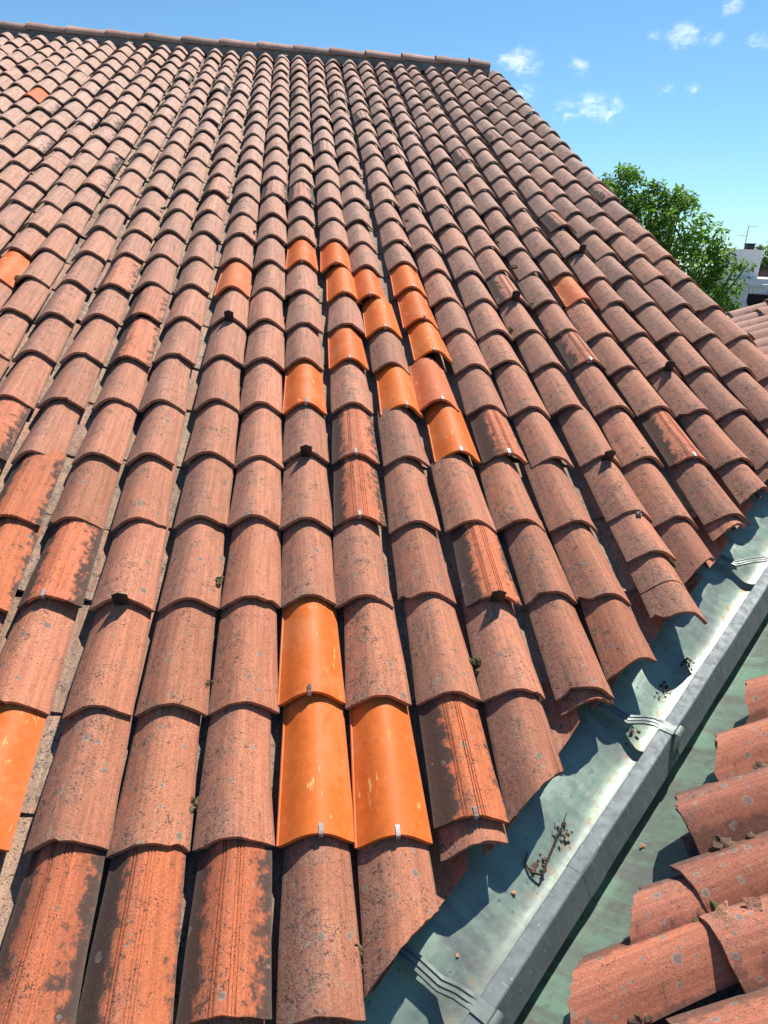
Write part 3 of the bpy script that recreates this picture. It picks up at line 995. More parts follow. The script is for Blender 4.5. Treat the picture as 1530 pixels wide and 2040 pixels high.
rr = random.Random(9)
me_ridge = [to_mesh(ridge_bm(.545, rr), 'ridge_tile', MAT_RIDGE) for _ in range(3)]
me_ridge_end = to_mesh(ridge_bm(.30, rr), 'ridge_end', MAT_RIDGE)
for i, u in enumerate(RIDGE_U):
    last = i == len(RIDGE_U) - 1
    o = link('ridge_tile', me_ridge_end if last else me_ridge[i % 3], roof)
    o.matrix_local = RM @ Matrix.Translation((u, 0, rr.uniform(-.004, .004))) @ Matrix.Rotation(rr.gauss(0, .006), 4, 'Y')
bm = bmesh.new()
nx = 150
rowsv = []
for i in range(nx + 1):
    u = -6.2 + (2.68 + 6.2) * i / nx
    rowsv.append([bm.verts.new((u, y + rr.uniform(-.006, .006), z + rr.uniform(-.006, .006))) for y, z in
                  ((-.120, -.06), (-.108, .02), (-.096, .064), (.096, .064), (.12, -.06))])
for a, b in zip(rowsv, rowsv[1:]):
    for j in range(4):
        bm.faces.new((a[j], b[j], b[j + 1], a[j + 1]))
bm.faces.new(rowsv[0])
bm.faces.new(rowsv[-1])
o = link('ridge_mortar', to_mesh(bm, 'ridge_mortar', MAT_MORTAR, 60), roof)
o.matrix_local = RM
# pale mortar dabs over the last tiles under the ridge
st = Stuff()
for c in range(-22, 13):
    du, dv = lay(c, 25)
    u = c * SP + (LAY[c][-1][1] if c in LAY else 0)
    bm = bmesh.new()
    big = c in (6, -1, -12, -10, 12, -16)
    for _ in range(5 if big else 3):
        lump_bm(bm, (u + rr.uniform(-.05, .05), V_TOP - .01 + rr.uniform(-.03, .02) - (.03 if big else 0), -.034 + rr.uniform(-.02, .006)), .034 if big else .024, rr, .55, 1)
    st.add(bm, Matrix(), 0, (0, 0, 0))
    bm.free()
st.build('mortar_dabs', [MAT_PALE], roof)

# far slope behind the ridge and the gable under the verge: the body the roof sits on
bm = bmesh.new()
RW = ROOF.inverted()
ytop = (ROOF @ Vector((0, V_TOP + .17, -.2)))
z0 = -6.0
prof = [ROOF @ Vector((0, 2.2, -.21)), ROOF @ Vector((0, V_TOP + .17, -.21))]
yb = prof[1].y + (prof[1].z - prof[0].z) / math.tan(PITCH)
section = [(prof[0].y, z0), (prof[0].y, prof[0].z), (prof[1].y, prof[1].z), (yb, prof[0].z), (yb, z0)]
A = [bm.verts.new(RW @ Vector((2.70, y, z))) for y, z in section]
Bv = [bm.verts.new(RW @ Vector((-9.0, y, z))) for y, z in section]
bm.faces.new(A)
bm.faces.new(Bv[::-1])
for i in range(5):
    bm.faces.new((A[i], Bv[i], Bv[(i + 1) % 5], A[(i + 1) % 5]))
link('house_body', to_mesh(bm, 'house_body', MAT_WALL, smooth=False), roof)

# metal clips that hold the replaced tiles
def clip_bm():
    bm = bmesh.new()
    w = .0058
    pts = [(-.026, .0015), (-.004, .0025), (.004, .0015), (.0055, -.004), (.0055, -.018), (.002, -.022), (-.01, -.023)]
    vv = [[bm.verts.new((s * w, -y if False else -yy, z)) for s in (-1, 1)] for yy, z in [(a, b) for a, b in pts]]
    for a, b in zip(vv, vv[1:]):
        bm.faces.new((a[0], a[1], b[1], b[0]))
    bmesh.ops.solidify(bm, geom=bm.faces[:], thickness=.0018)
    return bm


me_clip = to_mesh(clip_bm(), 'tile_clip', MAT_CLIP, 30)
for key in sorted(CLIPPED):
    o = TILE_OB.get(key)
    if o is None:
        continue
    rg = random.Random(key[0] * 5 + key[1])
    x = rg.uniform(-.012, .014)
    p = link('tile_clip', me_clip, o)
    p.location = (x, 0, .0005 - 3.0 * x * x)

# black snow hooks bent up at the lips
bm = bmesh.new()
box_bm(bm, -.012, .012, -.012, .10, -.020, -.0165)
vs = [bm.verts.new(q) for q in ((-.024, -.012, -.026), (.024, -.012, -.026), (.026, -.018, .034), (0, -.019, .046), (-.026, -.018, .034))]
f = bm.faces.new(vs)
ex = bmesh.ops.extrude_face_region(bm, geom=[f])
for v in [e for e in ex['geom'] if isinstance(e, bmesh.types.BMVert)]:
    v.co.y -= .003
me_hook = to_mesh(bm, 'snow_hook', MAT_HOOK, smooth=False)
for i, key in enumerate(HOOKS):
    M4 = TILE_AT[key]
    o = link('snow_hook', me_hook, roof)
    rg = random.Random(i)
    o.matrix_local = M4 @ Matrix.Translation((rg.uniform(-.004, .008), 0, 0)) @ Matrix.Rotation(rg.uniform(-.25, .1), 4, 'Z')

# ------------------------------------------------------------------ lower roof across the valley
A_ = Vector((1, .06, .352)).normalized()
D_ = Vector((1, .872, .352)).normalized()
N_ = Vector((-.352, 0, 1)).normalized()
E_ = N_.cross(A_).normalized()           # across the columns (towards +Y)
OP = Matrix(((-E_.x, A_.x, N_.x, 0), (-E_.y, A_.y, N_.y, 0), (-E_.z, A_.z, N_.z, -0.36), (0, 0, 0, 1)))
# local axes: x = across (towards -Y, so that x, up-slope, normal stay right-handed), y = up-slope, z = normal
opp = thing('tiled_roof', 'lower roof slope of mossy red tiles beyond the valley gutter', 'roof', OP)
OPI = OP.inverted()
B0 = Vector((1.179, .34629, .01049))
NR = Vector((.872, -1, 0)).normalized()
UP = NR.cross(D_).normalized()


def opp_cut(x, p):
    """up-slope coordinate where column x meets the line at distance p from the divider"""
    q = B0 + NR * p
    # drop that line onto the tile plane along its normal
    l0 = OPI @ q
    l1 = OPI @ (q + D_)
    s = (x - l0.x) / (l1.x - l0.x)
    return l0.y + (l1.y - l0.y) * s


dl = (OPI.to_3x3() @ D_)
OCUT = Vector((dl.y, -dl.x, 0)).normalized()
if OCUT.y > 0:
    OCUT = -OCUT
y_at = {}
seen_anchor = [(0.632, -.372), (0.835, -.228), (1.062, -.005), (1.276, .188), (1.480, .372)]
anchors = [OPI @ Vector((x, y, .352 * x - .36)) for x, y in seen_anchor]
xs_anchor = [a.x for a in anchors]
cols = [xs_anchor[0] + .2 * k_ for k_ in (3, 2, 1)] + xs_anchor
while cols[-1] > -4.75:
    cols.append(cols[-1] - .205)
otiles = []
for ci, x in enumerate(cols):
    tip = anchors[ci - 3].y - .045 if 3 <= ci < 8 else opp_cut(x, .19 + random.Random(ci).uniform(-.02, .02))
    first = {3: .37, 4: .17, 5: .42, 6: .3, 7: .25}.get(ci, random.Random(ci + 50).uniform(.12, .4))
    beyond = (OP @ Vector((x, tip, 0))).y > 2.0
    if beyond:
        tip = (2.0 - OP.col[3].x - OP.col[0].x * x) / OP.col[1].x + random.Random(ci).uniform(-.03, .03)
    for r in range(14):
        y = tip + (0 if r == 0 else first + (r - 1) * .40)
        pw = OP @ Vector((x, y + .2, 0))
        if pw.x > 6.2:
            continue
        p = pix(pw)
        if p is None or not (-100 < p[0] < 2150 and -200 < p[1] < 2500):
            continue
        otiles.append(((pw - CP).length + (0 if p[0] < 1600 and p[1] < 2150 else 50), ci, r, x, y, tip, first))
otiles.sort()
ofield = Stuff()
for i, (dist, ci, r, x, y, tip, first) in enumerate(otiles):
    rg = random.Random(ci * 131 + r)
    vi = rg.randrange(14)
    y0 = y if r else tip - (T_EXP - first)      # the lowest tile is cut to length
    M4 = Matrix.Translation((x, y0 if r == 0 else y, (DROP * .5 if r == 0 else 0) + rg.uniform(-.004, .004) + 0.004 * (r > 0))) @ Matrix.Rotation(rg.gauss(0, .02), 4, 'Z') @ Matrix.Rotation(rg.gauss(0, .02), 4, 'Y')
    bm = None
    if r == 0:
        bm = OLD_BM[vi].copy()
        iM = M4.inverted()
        ok = cut_bm(bm, iM @ Vector((x, tip, 0)), iM.to_3x3() @ (OCUT * .55 + Vector((rg.uniform(-.12, .12), -.45, 0))).normalized(), .013, rg)
        if not ok or len(bm.faces) < 8:
            bm.free()
            continue
        bmesh.ops.triangulate(bm, faces=[f for f in bm.faces if len(f.verts) > 4])
    if i < 300:
        o = link('roof_tile', to_mesh(bm, 'cut_mossy_tile', MAT_OPP) if bm is not None else ME_OPP[vi], opp)
        o.matrix_local = M4
    else:
        ofield.add(bm if bm is not None else OLD_BM[vi], M4, 0, (lr.random(), lr.random(), lr.random()))
        if bm is not None:
            bm.free()
if ofield.v:
    ofield.build('tile_field', [MAT_OPP], opp)
for ci in range(len(cols) - 1):
    x = (cols[ci] + cols[ci + 1]) / 2
    tip = opp_cut(x, .26)
    if (OP @ Vector((x, tip, 0))).y > 2.0:
        tip = (2.0 - OP.col[3].x - OP.col[0].x * x) / OP.col[1].x
    for r in range(13):
        y = tip + r * .41
        pw = OP @ Vector((x, y + .2, 0))
        if pw.x > 6.2:
            continue
        p = pix(pw)
        if p is None or not (-100 < p[0] < 1800 and -200 < p[1] < 2300):
            continue
        o = link('channel_tile', ME_CH[0], opp)
        o.matrix_local = Matrix.Translation((x, y, -.128))
# deck, mortar packed under the cut ends
bm = bmesh.new()
xa, xb = cols[0] + .1, cols[-1] - .08
def op_y(x, wx):     # up-slope coordinate at world x
    return (wx - OP.col[3].x - OP.col[0].x * x) / OP.col[1].x
x_v = (OPI @ (ROOF @ Vector((2.7, 2.2, 0)))).x
poly = [(xa, opp_cut(xa, .24)), (xa, op_y(xa, 6.6)), (xb, op_y(xb, 6.6)), (xb, op_y(xb, 2.0)), (x_v, op_y(x_v, 2.0)), (x_v + .05, opp_cut(x_v + .05, .24))]
vs = [bm.verts.new((x, y, -.15)) for x, y in poly]
f = bm.faces.new(vs)
ex = bmesh.ops.extrude_face_region(bm, geom=[f])
for v in [e for e in ex['geom'] if isinstance(e, bmesh.types.BMVert)]:
    v.co.z -= .05
link('roof_deck', to_mesh(bm, 'roof_deck', MAT_DECK, smooth=False), opp)
for ci in range(3, 9):
    x = cols[ci]
    rg = random.Random(ci * 3)
    bm = bmesh.new()
    t0 = (anchors[ci - 3].y - .045) if ci < 8 else opp_cut(x, .19)
    for _ in range(46):
        lx = x + rg.uniform(.035, .13)
        lump_bm(bm, (lx, t0 + (lx - x) * .45 + rg.uniform(.0, .11), -.088 + rg.uniform(-.03, .03)), rg.uniform(.008, .022), rg, .8, 2, .3)
    link('mortar_filling', to_mesh(bm, 'mortar_filling', MAT_RUBBLE, 70), opp)

# ------------------------------------------------------------------ valley gutter
GM = Matrix(((NR.x, D_.x, UP.x, B0.x), (NR.y, D_.y, UP.y, B0.y), (NR.z, D_.z, UP.z, B0.z), (0, 0, 0, 1)))
gut = thing('valley_gutter', 'green patinated metal valley gutter with a raised zinc divider between the two roofs', 'gutter', GM)


def sheet(name, prof, s0, s1, mat, ns=70, wav=.004, seed=0):
    bm = bmesh.new()
    rg = random.Random(seed)
    ph = [rg.uniform(0, 6.28) for _ in range(5)]
    rows_ = []
    # smooth the section
    ps = [Vector((a, b)) for a, b in prof]
    for _ in range(2):
        q = [ps[0]]
        for a, b in zip(ps, ps[1:]):
            q += [a.lerp(b, .25), a.lerp(b, .75)]
        q.append(ps[-1])
        ps = q
    for i in range(ns + 1):
        s = s0 + (s1 - s0) * i / ns
        row = []
        for j, p in enumerate(ps):
            w = wav * (math.sin(s * 5.3 + ph[0] + p.x * 9) + .6 * math.sin(s * 11.7 + ph[1] - p.x * 14)) * min(1, j / 4, (len(ps) - 1 - j) / 4)
            row.append(bm.verts.new((p.x, s, p.y + w)))
        rows_.append(row)
    for a, b in zip(rows_, rows_[1:]):
        for j in range(len(ps) - 1):
            bm.faces.new((a[j], a[j + 1], b[j + 1], b[j]))
    bmesh.ops.solidify(bm, geom=bm.faces[:], thickness=.0015)
    return link(name, to_mesh(bm, name, mat, 60), gut)


sheet('gutter_sheet', [(-.52, .095), (-.36, .045), (-.27, .012), (-.21, -.010), (-.165, -.030), (-.125, -.052), (-.09, -.070), (-.055, -.080), (-.0235, -.076)],
      -1.9, 2.2, MAT_SHEET, seed=1)
sheet('gutter_sheet', [(.0235, -.150), (.06, -.146), (.11, -.125), (.17, -.090), (.25, -.052), (.40, .0), (.55, .035)],
      -1.9, 2.2, MAT_SHEET2, seed=2)
def cap_bm(s0, s1, g=0.0):
    """folded zinc cap: flat top, upright left side, skirt that leans out over the right-hand sheet"""
    sec_ = [(-.0225 - g, -.12), (-.0225 - g, -.0025), (-.020, g), (.020, g), (.0235 + g, -.0025), (.0530 + g, -.084), (.0515 + g, -.089), (.030, -.088), (.030, -.155)]
    bm = bmesh.new()
    n = max(2, int((s1 - s0) / .12))
    rg = random.Random(int(s0 * 100))
    rows_ = []
    for i in range(n + 1):
        s = s0 + (s1 - s0) * i / n
        w = (rg.uniform(-.0012, .0012) + .0016 * math.sin(s * 3.1 + 1)) if 0 < i < n else .0016 * math.sin(s * 3.1 + 1)
        rows_.append([bm.verts.new((x + w, s, z + w)) for x, z in sec_])
    for a, b in zip(rows_, rows_[1:]):
        for j in range(len(sec_)):
            k2 = (j + 1) % len(sec_)
            bm.faces.new((a[j], b[j], b[k2], a[k2]))
    bm.faces.new(rows_[0])
    bm.faces.new(rows_[-1])
    return bm


link('divider', to_mesh(cap_bm(-1.95, 2.22), 'divider', MAT_ZINC, 12), gut)
for jy in (-.62, 1.45):
    link('divider_joint', to_mesh(cap_bm(jy, jy + .09, .0016), 'divider_joint', MAT_ZINC, 12), gut)


def strap_bm(p_left, s_left, z_left):
    """ribbed strap from under the tiles over the divider, folded down on its far side; local y = along the gutter"""
    path = [(p_left - .06, s_left - .02, z_left + .012), (p_left, s_left, z_left), (p_left * .78, s_left * .8, z_left - .010), (p_left * .52, s_left * .52, -.012),
            (p_left * .30, s_left * .25, .006), (-.045, -.004, .007), (-.024, 0, .004), (.024, 0, .004)]
    fold = [(.032, 0, .014), (.044, 0, .013), (.052, 0, .002), (.050, 0, -.014), (.040, 0, -.026), (.0405, 0, -.040), (.0545, 0, -.078)]
    pts = [Vector(q) for q in path + fold]
    bm = bmesh.new()
    w = .021
    # section: two round beads and a recess between them
    secn = [(-w, -.002), (-w * .9, .0035), (-w * .50, .004), (-w * .42, -.001), (-w * .30, -.0015), (-w * .24, .0035), (w * .24, .0035), (w * .30, -.0015), (w * .42, -.001), (w * .50, .004), (w * .9, .0035), (w, -.002)]
    rows_ = []
    for i, p in enumerate(pts):
        a, b = pts[max(i - 1, 0)], pts[min(i + 1, len(pts) - 1)]
        t = (b - a).normalized()
        side = Vector((0, 1, 0)) - t * t.y
        side.normalize()
        nrm = t.cross(side)
        if nrm.z < 0 and i < len(path):
            nrm = -nrm
        if i >= len(path):
            nrm = Vector((-t.z, 0, t.x))
        flat = .0 if i >= len(path) - 2 else 1.0
        rows_.append([bm.verts.new(p + side * a_ + nrm * b_ * flat) for a_, b_ in secn])
    for a, b in zip(rows_, rows_[1:]):
        for j in range(len(secn) - 1):
            bm.faces.new((a[j], a[j + 1], b[j + 1], b[j]))
    bmesh.ops.solidify(bm, geom=bm.faces[:], thickness=.0022)
    return bm


for s, pl, sl_, zl in ((-1.07, -.235, -.025, .030), (0.0, -.235, -.055, .030), (1.09, -.265, -.13, .035)):
    o = link('gutter_strap', to_mesh(strap_bm(pl, sl_, zl), 'gutter_strap', MAT_STRAP, 50), gut)
    o.location = (0, s, 0)

# ------------------------------------------------------------------ moss, dirt, twigs and shards lying about
def lumps(name, loc, n, spread, size, mat, label, cat, group=None, frame=None, seed=0, squash=.7, blades=0):
    rg = random.Random(seed)
    bm = bmesh.new()
    for _ in range(n):
        lump_bm(bm, (rg.gauss(0, spread), rg.gauss(0, spread * 1.2), rg.uniform(0, size * .5)), size * rg.uniform(.5, 1.1), rg, squash, 1, .4)
    for _ in range(blades):
        p = Vector((rg.gauss(0, spread), rg.gauss(0, spread), size * .3))
        d = Vector((rg.uniform(-1, 1), rg.uniform(-1, 1), rg.uniform(.4, 1))).normalized() * size * rg.uniform(.8, 1.8)
        s = d.orthogonal().normalized() * .0011
        a = [bm.verts.new(q) for q in (p - s, p + s, p + d)]
        bm.faces.new(a)
    o = link(name, to_mesh(bm, name, mat, 30))
    o.matrix_world = (frame or Matrix()) @ Matrix.Translation(loc)
    return tag(o, label, cat, group)


MOSS = [((-.326, .94, -.055), .016, 'round moss clump between two columns above the middle left snow hook'),
        ((-.333, .52, -.075), .013, 'small moss tuft in the channel left of the long orange tile'),
        ((-.336, .124, -.08), .020, 'moss tuft in the channel above the blackened ribbed tiles'),
        ((.785, 4.591, -.03), .018, 'moss clump on the tile edge above the row of orange tiles'),
        ((1.434, 4.301, -.05), .020, 'upper moss clump right of the grooved tile with a hook'),
        ((1.448, 3.85, -.05), .024, 'large brownish moss clump right of the grooved tile with a hook'),
        ((1.445, 3.30, -.06), .020, 'moss clump right beside the black hook on the grooved tile'),
        ((1.228, 2.963, -.06), .017, 'moss clump in the channel below the hooked grooved tile'),
        ((1.448, 2.947, -.06), .014, 'small moss clump below the hook, right of its tile'),
        ((-1.019, 4.633, -.05), .018, 'moss clump among the upper left tiles'),
        ((-1.70, 3.405, -.06), .020, 'green moss clump beside the orange tile at the left edge'),
        ((-1.43, 2.189, -.08), .020, 'greenish moss in the channel at the left edge of the picture'),
        ((.565, .571, -.075), .022, 'dark moss clump in the channel left of the hooked tile near the gutter'),
        ((-.338, 4.267, -.05), .016, 'moss clump left of the upper pair of orange tiles'),
        ((.105, -.287, -.09), .024, 'moss and grit in the channel below the two long orange tiles')]
for i, (p, r, lab) in enumerate(MOSS):
    lumps('moss_clump', p, 7, r * .45, r * .6, MAT_MOSS, lab, 'moss', 'moss clumps on the main roof', ROOF, 100 + i, .8, 26)
lumps('moss_clump', (cols[3] - .105, opp_cut(cols[3] - .1, .19) + .22, -.045), 26, .020, .020, MAT_MOSS, 'wide moss cushion between two red tiles of the lower roof', 'moss', None, OP, 150, .8, 60)
st_ = lumps('stone', tuple((TILE_AT[(6, 3)] @ Vector((.004, -.022, -.012)))), 2, .003, .015, MAT_STONE, 'pale pebble wedged under a tile lip near the gutter', 'stone', None, ROOF, 160, .9)

def on_left(p):     # height of the left sheet at distance p from the divider
    pr_ = [(-.36, .045), (-.27, .012), (-.21, -.010), (-.165, -.030), (-.125, -.052), (-.09, -.069), (-.055, -.078), (-.0235, -.076)]
    return float(np.interp(p, [a for a, _ in pr_], [b for _, b in pr_])) + .004
def on_right(p):
    pr_ = [(.0235, -.150), (.06, -.146), (.11, -.127), (.17, -.092), (.25, -.055), (.40, .0)]
    return float(np.interp(p, [a for a, _ in pr_], [b for _, b in pr_])) + .004
for i, (p, s, n, sp, sz, lab) in enumerate([(-.105, .20, 16, .018, .008, 'loose brown dirt clump in the gutter just above the middle strap'),
                                             (-.100, .40, 10, .018, .007, 'upper dark dirt clump in the gutter, towards the right frame edge'),
                                             (-.105, -.04, 6, .010, .007, 'small dark dirt crumb in the gutter just below the middle strap'),
                                             (-.100, -.09, 1, .001, .007, 'scattered dirt crumbs trailing down from the middle strap'),
                                             (-.105, -.64, 18, .016, .008, 'dirt and moss clump caught by the hooked end of the twig'),
                                             (-.112, -.51, 18, .016, .006, 'grit along the upper end of the twig in the gutter')]):
    lumps('dirt_clump', (p, s, on_left(p)), n, sp, sz, MAT_SOIL, lab, 'dirt', 'dirt clumps in the gutter', GM, 200 + i, .6, 0 if n == 1 else 8)
bm = bmesh.new()
zt = on_left(-.1) + .008
tube_bm(bm, [(-.080, -.66, zt), (-.095, -.60, zt), (-.105, -.54, zt + .004), (-.112, -.49, zt + .006), (-.118, -.455, zt + .02)], [.0028, .003, .0026, .0022, .0012], 6)
tube_bm(bm, [(-.080, -.66, zt), (-.11, -.675, zt + .002), (-.135, -.665, zt + .012), (-.142, -.640, zt + .028)], [.0034, .0034, .003, .0014], 6)
tube_bm(bm, [(-.108, -.515, zt + .005), (-.122, -.520, zt + .016), (-.130, -.505, zt + .022)], [.002, .0018, .001], 5)
o = link('twig', to_mesh(bm, 'twig', MAT_TWIG, 60))
o.matrix_world = GM
tag(o, 'dark bent twig lying in the green gutter beside the divider', 'twig')
for i, (p, s, sz, lab) in enumerate([(.085, -.36, .010, 'small orange clay chip on the darker right gutter sheet'),
                                     (-.115, -.76, .012, 'orange clay flake in the left gutter sheet below the twig'),
                                     (-.14, -.99, .009, 'tiny orange flake in the gutter beside the lowest strap')]):
    z = on_right(p) if p > 0 else on_left(p)
    lumps('clay_chip', (p, s, z), 2, .003, sz * .6, MAT_SHARD, lab, 'clay chip', None, GM, 300 + i, .45)


def shard(pts, th, mat, name, label, cat, frame, loc, rot):
    bm = bmesh.new()
    vs = [bm.verts.new((x, y, 0)) for x, y in pts]
    f = bm.faces.new(vs)
    ex = bmesh.ops.extrude_face_region(bm, geom=[f])
    for v in [e for e in ex['geom'] if isinstance(e, bmesh.types.BMVert)]:
        v.co.z += th
    o = link(name, to_mesh(bm, name, mat, smooth=False))
    o.matrix_world = frame @ Matrix.Translation(loc) @ rot
    return tag(o, label, cat)


xs_ = cols[4]
shard([(-.018, -.02), (.016, -.03), (.020, .0), (-.002, .045), (-.016, .02)], .008, MAT_SHARD, 'tile_shard', 'upright pointed orange tile shard between two lower-roof tiles', 'tile shard', OP,
      (xs_ + .105, opp_cut(xs_, .19) + .20, -.01), Matrix.Rotation(.45, 4, 'X') @ Matrix.Rotation(.5, 4, 'Z'))
shard([(-.02, -.015), (.018, -.02), (.022, .01), (-.004, .024)], .010, MAT_SHARD, 'tile_shard', 'small curled clay shard behind the pointed one on the lower roof', 'tile shard', OP,
      (xs_ + .10, opp_cut(xs_, .19) + .29, -.01), Matrix.Rotation(.3, 4, 'Y') @ Matrix.Rotation(.4, 4, 'X'))
shard([(-.05, -.03), (.035, -.035), (.045, .02), (.0, .035), (-.045, .03)], .012, MAT_STONE, 'cut_piece', 'flat pale offcut jutting out under the tiles above the gutter', 'offcut', GM,
      (-.225, .62, .045), Matrix.Rotation(.3, 4, 'Y') @ Matrix.Rotation(.6, 4, 'Z'))

# ------------------------------------------------------------------ ground
bm = bmesh.new()
vs = [bm.verts.new(q) for q in ((-1500, -1500, -6), (1500, -1500, -6), (1500, 1500, -6), (-1500, 1500, -6))]
bm.faces.new(vs)
o = link('ground', to_mesh(bm, 'ground', MAT_GROUND))
o['kind'] = 'structure'


# ------------------------------------------------------------------ trees
def leaves(bm, blobs, n, size, rng, shell=.55):
    tot = sum(r ** 2 for _, r in blobs)
    for c, r in blobs:
        for _ in range(int(n * r * r / tot)):
            d = Vector((rng.gauss(0, 1), rng.gauss(0, 1), rng.gauss(0, 1))).normalized()
            rad = r * (shell + (1 - shell) * rng.random() ** .6) * (1 + .25 * math.sin(d.x * 6 + c[0]) * math.sin(d.y * 7 + d.z * 5))
            p = Vector(c) + d * rad
            L = size * rng.uniform(.6, 1.25)
            dirn = (d * .5 + Vector((rng.gauss(0, .7), rng.gauss(0, .7), rng.gauss(-.35, .5)))).normalized()
            side = dirn.cross(Vector((rng.gauss(0, 1), rng.gauss(0, 1), 1.2))).normalized()
            nn = side.cross(dirn)
            w = L * .21
            a = bm.verts.new(p)
            b = bm.verts.new(p + dirn * L * .45 + side * w + nn * L * .05)
            cc = bm.verts.new(p + dirn * L - nn * L * .12)
            e = bm.verts.new(p + dirn * L * .45 - side * w + nn * L * .05)
            mid = bm.verts.new(p + dirn * L * .5)
            for q in ((a, b, mid), (b, cc, mid), (cc, e, mid), (e, a, mid)):
                bm.faces.new(q)


def tree(name, label, base, blobs, n, size, mat, seed, trunk_r=.16):
    rng = random.Random(seed)
    root = thing(name, label, 'tree', loc=base)
    b = Vector(base)
    bm = bmesh.new()
    rel = [(Vector(c) - b, r) for c, r in blobs]
    top = sum((c for c, _ in rel), Vector()) / len(rel)
    fork = Vector((top.x * .6, top.y * .6, top.z * .62))
    tube_bm(bm, [(0, 0, 0), (fork.x * .3, fork.y * .3, fork.z * .45), tuple(fork)], [trunk_r, trunk_r * .8, trunk_r * .6], 10)
    link('trunk', to_mesh(bm, 'trunk', MAT_BARK, 60), root)
    for c, r in rel:
        bm = bmesh.new()
        mid = fork.lerp(c, .5) + Vector((rng.uniform(-.15, .15), rng.uniform(-.15, .15), .1))
        tube_bm(bm, [tuple(fork), tuple(mid), tuple(c), tuple(c + (c - mid).normalized() * r * .6)], [trunk_r * .25, trunk_r * .14, .010, .004], 6)
        link('limb', to_mesh(bm, 'limb', MAT_BARK, 60), root)
    bm = bmesh.new()
    leaves(bm, rel, n, size, rng)
    sprays = []
    for c, r in rel:
        for _ in range(7 if c.x + b.x < 5.6 else 1):
            d = Vector((rng.gauss(0, 1), rng.gauss(0, 1), rng.gauss(.35, .8))).normalized()
            sprays.append((c + d * r * rng.uniform(1.0, 1.25), size * rng.uniform(.5, .9)))
    leaves(bm, sprays, n // 8, size * .9, rng, .2)
    me = to_mesh(bm, 'crown', mat, 180)
    link('crown', me, root, kind='stuff')
    return root


BLOBS = [((4.33, 9.15, 2.20), .40), ((4.60, 9.04, 2.36), .30), ((4.60, 9.04, 2.62), .13), ((4.93, 8.89, 2.12), .36), ((4.95, 8.88, 2.34), .16),
         ((5.27, 8.71, 1.92), .42), ((5.26, 8.72, 2.30), .14), ((5.27, 8.71, 1.36), .62), ((5.64, 8.50, 1.50), .36), ((5.74, 8.46, 1.90), .15),
         ((5.86, 8.39, 1.66), .16), ((5.92, 8.32, 1.22), .28), ((6.02, 8.26, 1.50), .07), ((6.12, 8.19, 1.48), .05), ((5.70, 8.46, 1.02), .38),
         ((5.95, 8.28, .88), .20), ((4.78, 8.96, 1.72), .60), ((4.3, 9.6, 1.6), .7), ((4.9, 9.6, 1.0), .8), ((5.4, 9.2, .4), .8), ((3.8, 9.8, 1.4), .7),
         ((4.6, 9.4, .1), .8), ((5.75, 8.6, .3), .5)]
tree('leafy_tree', 'bright green leafy tree behind the right edge of the roof', (4.9, 9.3, -6), BLOBS, 26000, .09, MAT_LEAF, 4)
FB = [((33.3, 48.5, 2.2), 1.0), ((34.3, 48.0, 2.6), 1.2), ((33.0, 49.2, 1.2), 1.2), ((34.4, 48.8, 1.2), 1.4), ((35.8, 47.2, 2.0), 1.4), ((34.0, 48.5, 0.0), 1.5)]
tree('distant_tree', 'hazy tree at the right frame edge behind the white building', (34, 48.5, -6), FB, 5000, .30, MAT_LEAF_FAR, 6, .3)

# ------------------------------------------------------------------ white flat-roofed building with chimney and antenna
bw = Vector((13.81, 20.51, 0))
wd = (Vector((14.24, 20.24, 0)) - Vector((13.81, 20.51, 0))).normalized()
bd = Vector((-wd.y, wd.x, 0))
if bd.y < 0:
    bd = -bd
ya = math.atan2(wd.y, wd.x) + .22
house = thing('white_building', 'pale flat-roofed building with a tall block and chimney beyond the tree', 'building', Matrix.Translation((13.81, 20.51, 0)) @ Matrix.Rotation(ya, 4, 'Z'))


def bpart(name, mat, x0, x1, y0, y1, z0, z1, bev=0.0, label=None):
    bm = bmesh.new()
    box_bm(bm, x0, x1, y0, y1, z0, z1, bev)
    return link(name, to_mesh(bm, name, mat, smooth=False), house, label=label)


bpart('stair_block', MAT_WHITE, 0, .56, 0, 2.2, .6, 2.02)
bpart('coping', MAT_ROOFG, -.025, .585, -.025, 2.225, 2.02, 2.05)
ch = bpart('chimney', MAT_CHIM, .20, .42, .5, .85, 2.05, 2.19)
bm = bmesh.new()
box_bm(bm, .17, .45, .47, .88, 2.215, 2.24)
for qx in (.20, .27, .34, .41):
    box_bm(bm, qx - .012, qx + .012, .52, .80, 2.19, 2.216)
link('chimney_cap', to_mesh(bm, 'chimney_cap', MAT_CHIM, smooth=False), ch)
bpart('roof', MAT_ROOFG, -1.5, 6.0, -3.9, 8.0, 1.12, 1.20, label='pale grey flat roof')
bpart('wall', MAT_WHITE, -1.4, 5.9, -3.8, 7.9, -6, 1.12)
fascia = bpart('parapet', MAT_WHITE, -1.56, 6.06, -3.98, -3.90, 1.05, 1.24)
win = bpart('window', MAT_WHITE, -.35, .75, -3.84, -3.79, .50, .98)
bm = bmesh.new()
box_bm(bm, -.31, .18, -3.855, -3.842, .54, .94)
box_bm(bm, .22, .71, -3.855, -3.842, .54, .94)
link('pane', to_mesh(bm, 'pane', MAT_GLASS, smooth=False), win)

